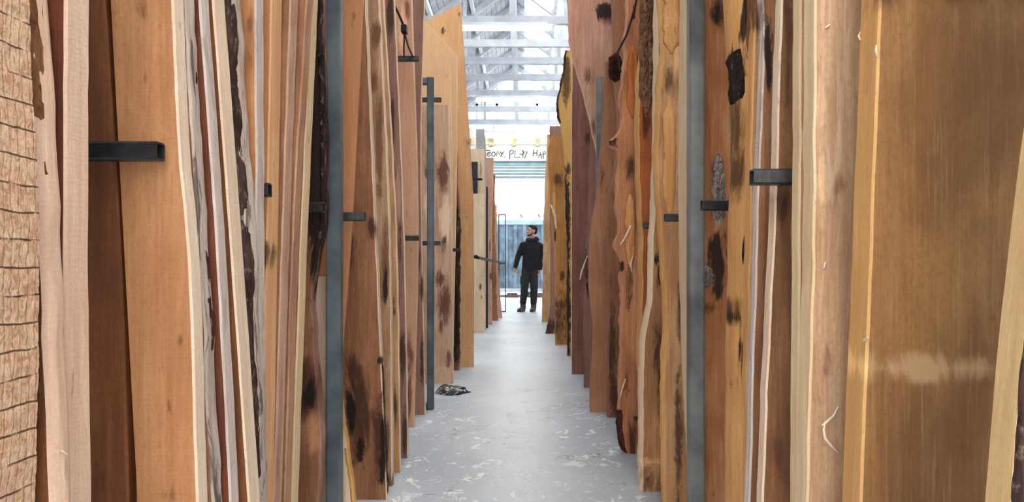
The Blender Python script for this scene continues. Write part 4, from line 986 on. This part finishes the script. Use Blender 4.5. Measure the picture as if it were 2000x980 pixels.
remesh(hr.build('hair', HAIRM, man), 0.008, 1)
bd = MB()
bd.tube([hp(0.006, 0.064, -0.036), hp(0.036, 0.056, -0.078), hp(0.080, 0.0, -0.104), hp(0.036, -0.056, -0.078), hp(0.006, -0.064, -0.036)], [0.008, 0.016, 0.020, 0.016, 0.008], 8)
bd.tube([hp(0.088, 0.026, -0.058), hp(0.100, 0, -0.044), hp(0.088, -0.026, -0.058)], [0.007, 0.009, 0.007], 8)
remesh(bd.build('beard', HAIRM, man), 0.006, 1)
# hooded jacket
j = MB()
j.tube([V((0.045, 0, 0.90)), V((0.05, 0, 0.98)), wai + V((0, 0, 0.03)), che - V((0, 0, 0.04)), che + V((0.005, 0, 0.07)), nek - V((0, 0, 0.035))], [(0.172, 0.125), (0.175, 0.13), (0.170, 0.128), (0.196, 0.14), (0.185, 0.115), (0.10, 0.09)], 20)
for sh, el, wr in ((shL, elL, wrL), (shR, elR, wrR)):
    j.tube([che.lerp(nek, 0.35), sh.lerp(che, 0.35) + V((0, 0, 0.025)), sh.lerp(el, 0.12), sh.lerp(el, 0.5), el, el.lerp(wr, 0.5), wr + (wr - el).normalized() * 0.005], [0.095, 0.090, 0.078, 0.067, 0.060, 0.054, 0.044], 14)
ring = []
for k in range(13):
    th = 2 * math.pi * k / 12; ring.append(nek + V((0.098 * math.cos(th), 0.092 * math.sin(th) + 0.012, 0.028 + 0.022 * math.sin(th) + 0.012 * math.cos(th))))
j.tube(ring, 0.042, 10)                                               # stand-up hood collar
j.tube([nek + V((-0.06, 0.10, 0.03)), nek + V((0.02, 0.14, 0.0)), nek + V((0.10, 0.10, 0.03))], [0.05, 0.07, 0.055], 10)
remesh(j.build('hooded_jacket', HOODC, man), 0.009, 2)
pt = at(1023, 471, MY - 0.125) - V((MX, MY, 0))
MB().box((pt.x - 0.045, pt.y, pt.z - 0.013), (pt.x + 0.045, pt.y + 0.03, pt.z + 0.013), 0.004).build('chest_logo', plain('pale_print', (150, 148, 156), 0.7), man)
# trousers
q = MB()
q.tube([pel + V((0, 0, 0.03)), pel - V((0, 0, 0.05)), pel - V((0, 0, 0.10))], [(0.158, 0.115), (0.165, 0.118), (0.12, 0.10)], 16)
for h, k, a in ((hipL, kneeL, ankL), (hipR, kneeR, ankR)):
    q.tube([h + V((0, 0, 0.0)), h.lerp(k, 0.35), k, k.lerp(a, 0.4), a + V((0, -0.005, 0.10))], [0.098, 0.094, 0.080, 0.076, 0.068], 14)
q.tube([V((-0.135, 0, 0.72)), V((-0.14, 0.0, 0.58))], [0.03, 0.03], 8)    # leg pocket
remesh(q.build('trousers', TROU, man), 0.009, 2)
for a, tx in ((ankL, -0.085), (ankR, -0.045)):
    bo = MB()
    bo.tube([a + V((0, 0.005, 0.13)), a + V((0, 0.008, 0.05)), a + V((0, 0.012, -0.02))], [0.066, 0.060, 0.058], 12)
    bo.tube([a + V((0.005, 0.035, -0.045)), a + V((tx * 0.5, -0.07, -0.045)), a + V((tx, -0.155, -0.052))], [(0.044, 0.044), (0.046, 0.044), (0.040, 0.034)], 12)
    o = remesh(bo.build('boot', BOOT, man), 0.008, 2)
    so = MB().tube([a + V((0.008, 0.045, -0.075)), a + V((tx * 0.5, -0.06, -0.075)), a + V((tx, -0.165, -0.075))], [(0.048, 0.015), (0.050, 0.015), (0.044, 0.015)], 12)
    so.build('sole', BLACK_STEEL, o, sm=True)

# check that no two boards share a place along the rack
for sd in 'LR':
    L = sorted(z for z in ZSLOTS if z[0] == sd)
    for a, c in zip(L, L[1:]):
        if c[1] < a[2] - 1e-4: print('OVERLAP', a[1:], c[1:])
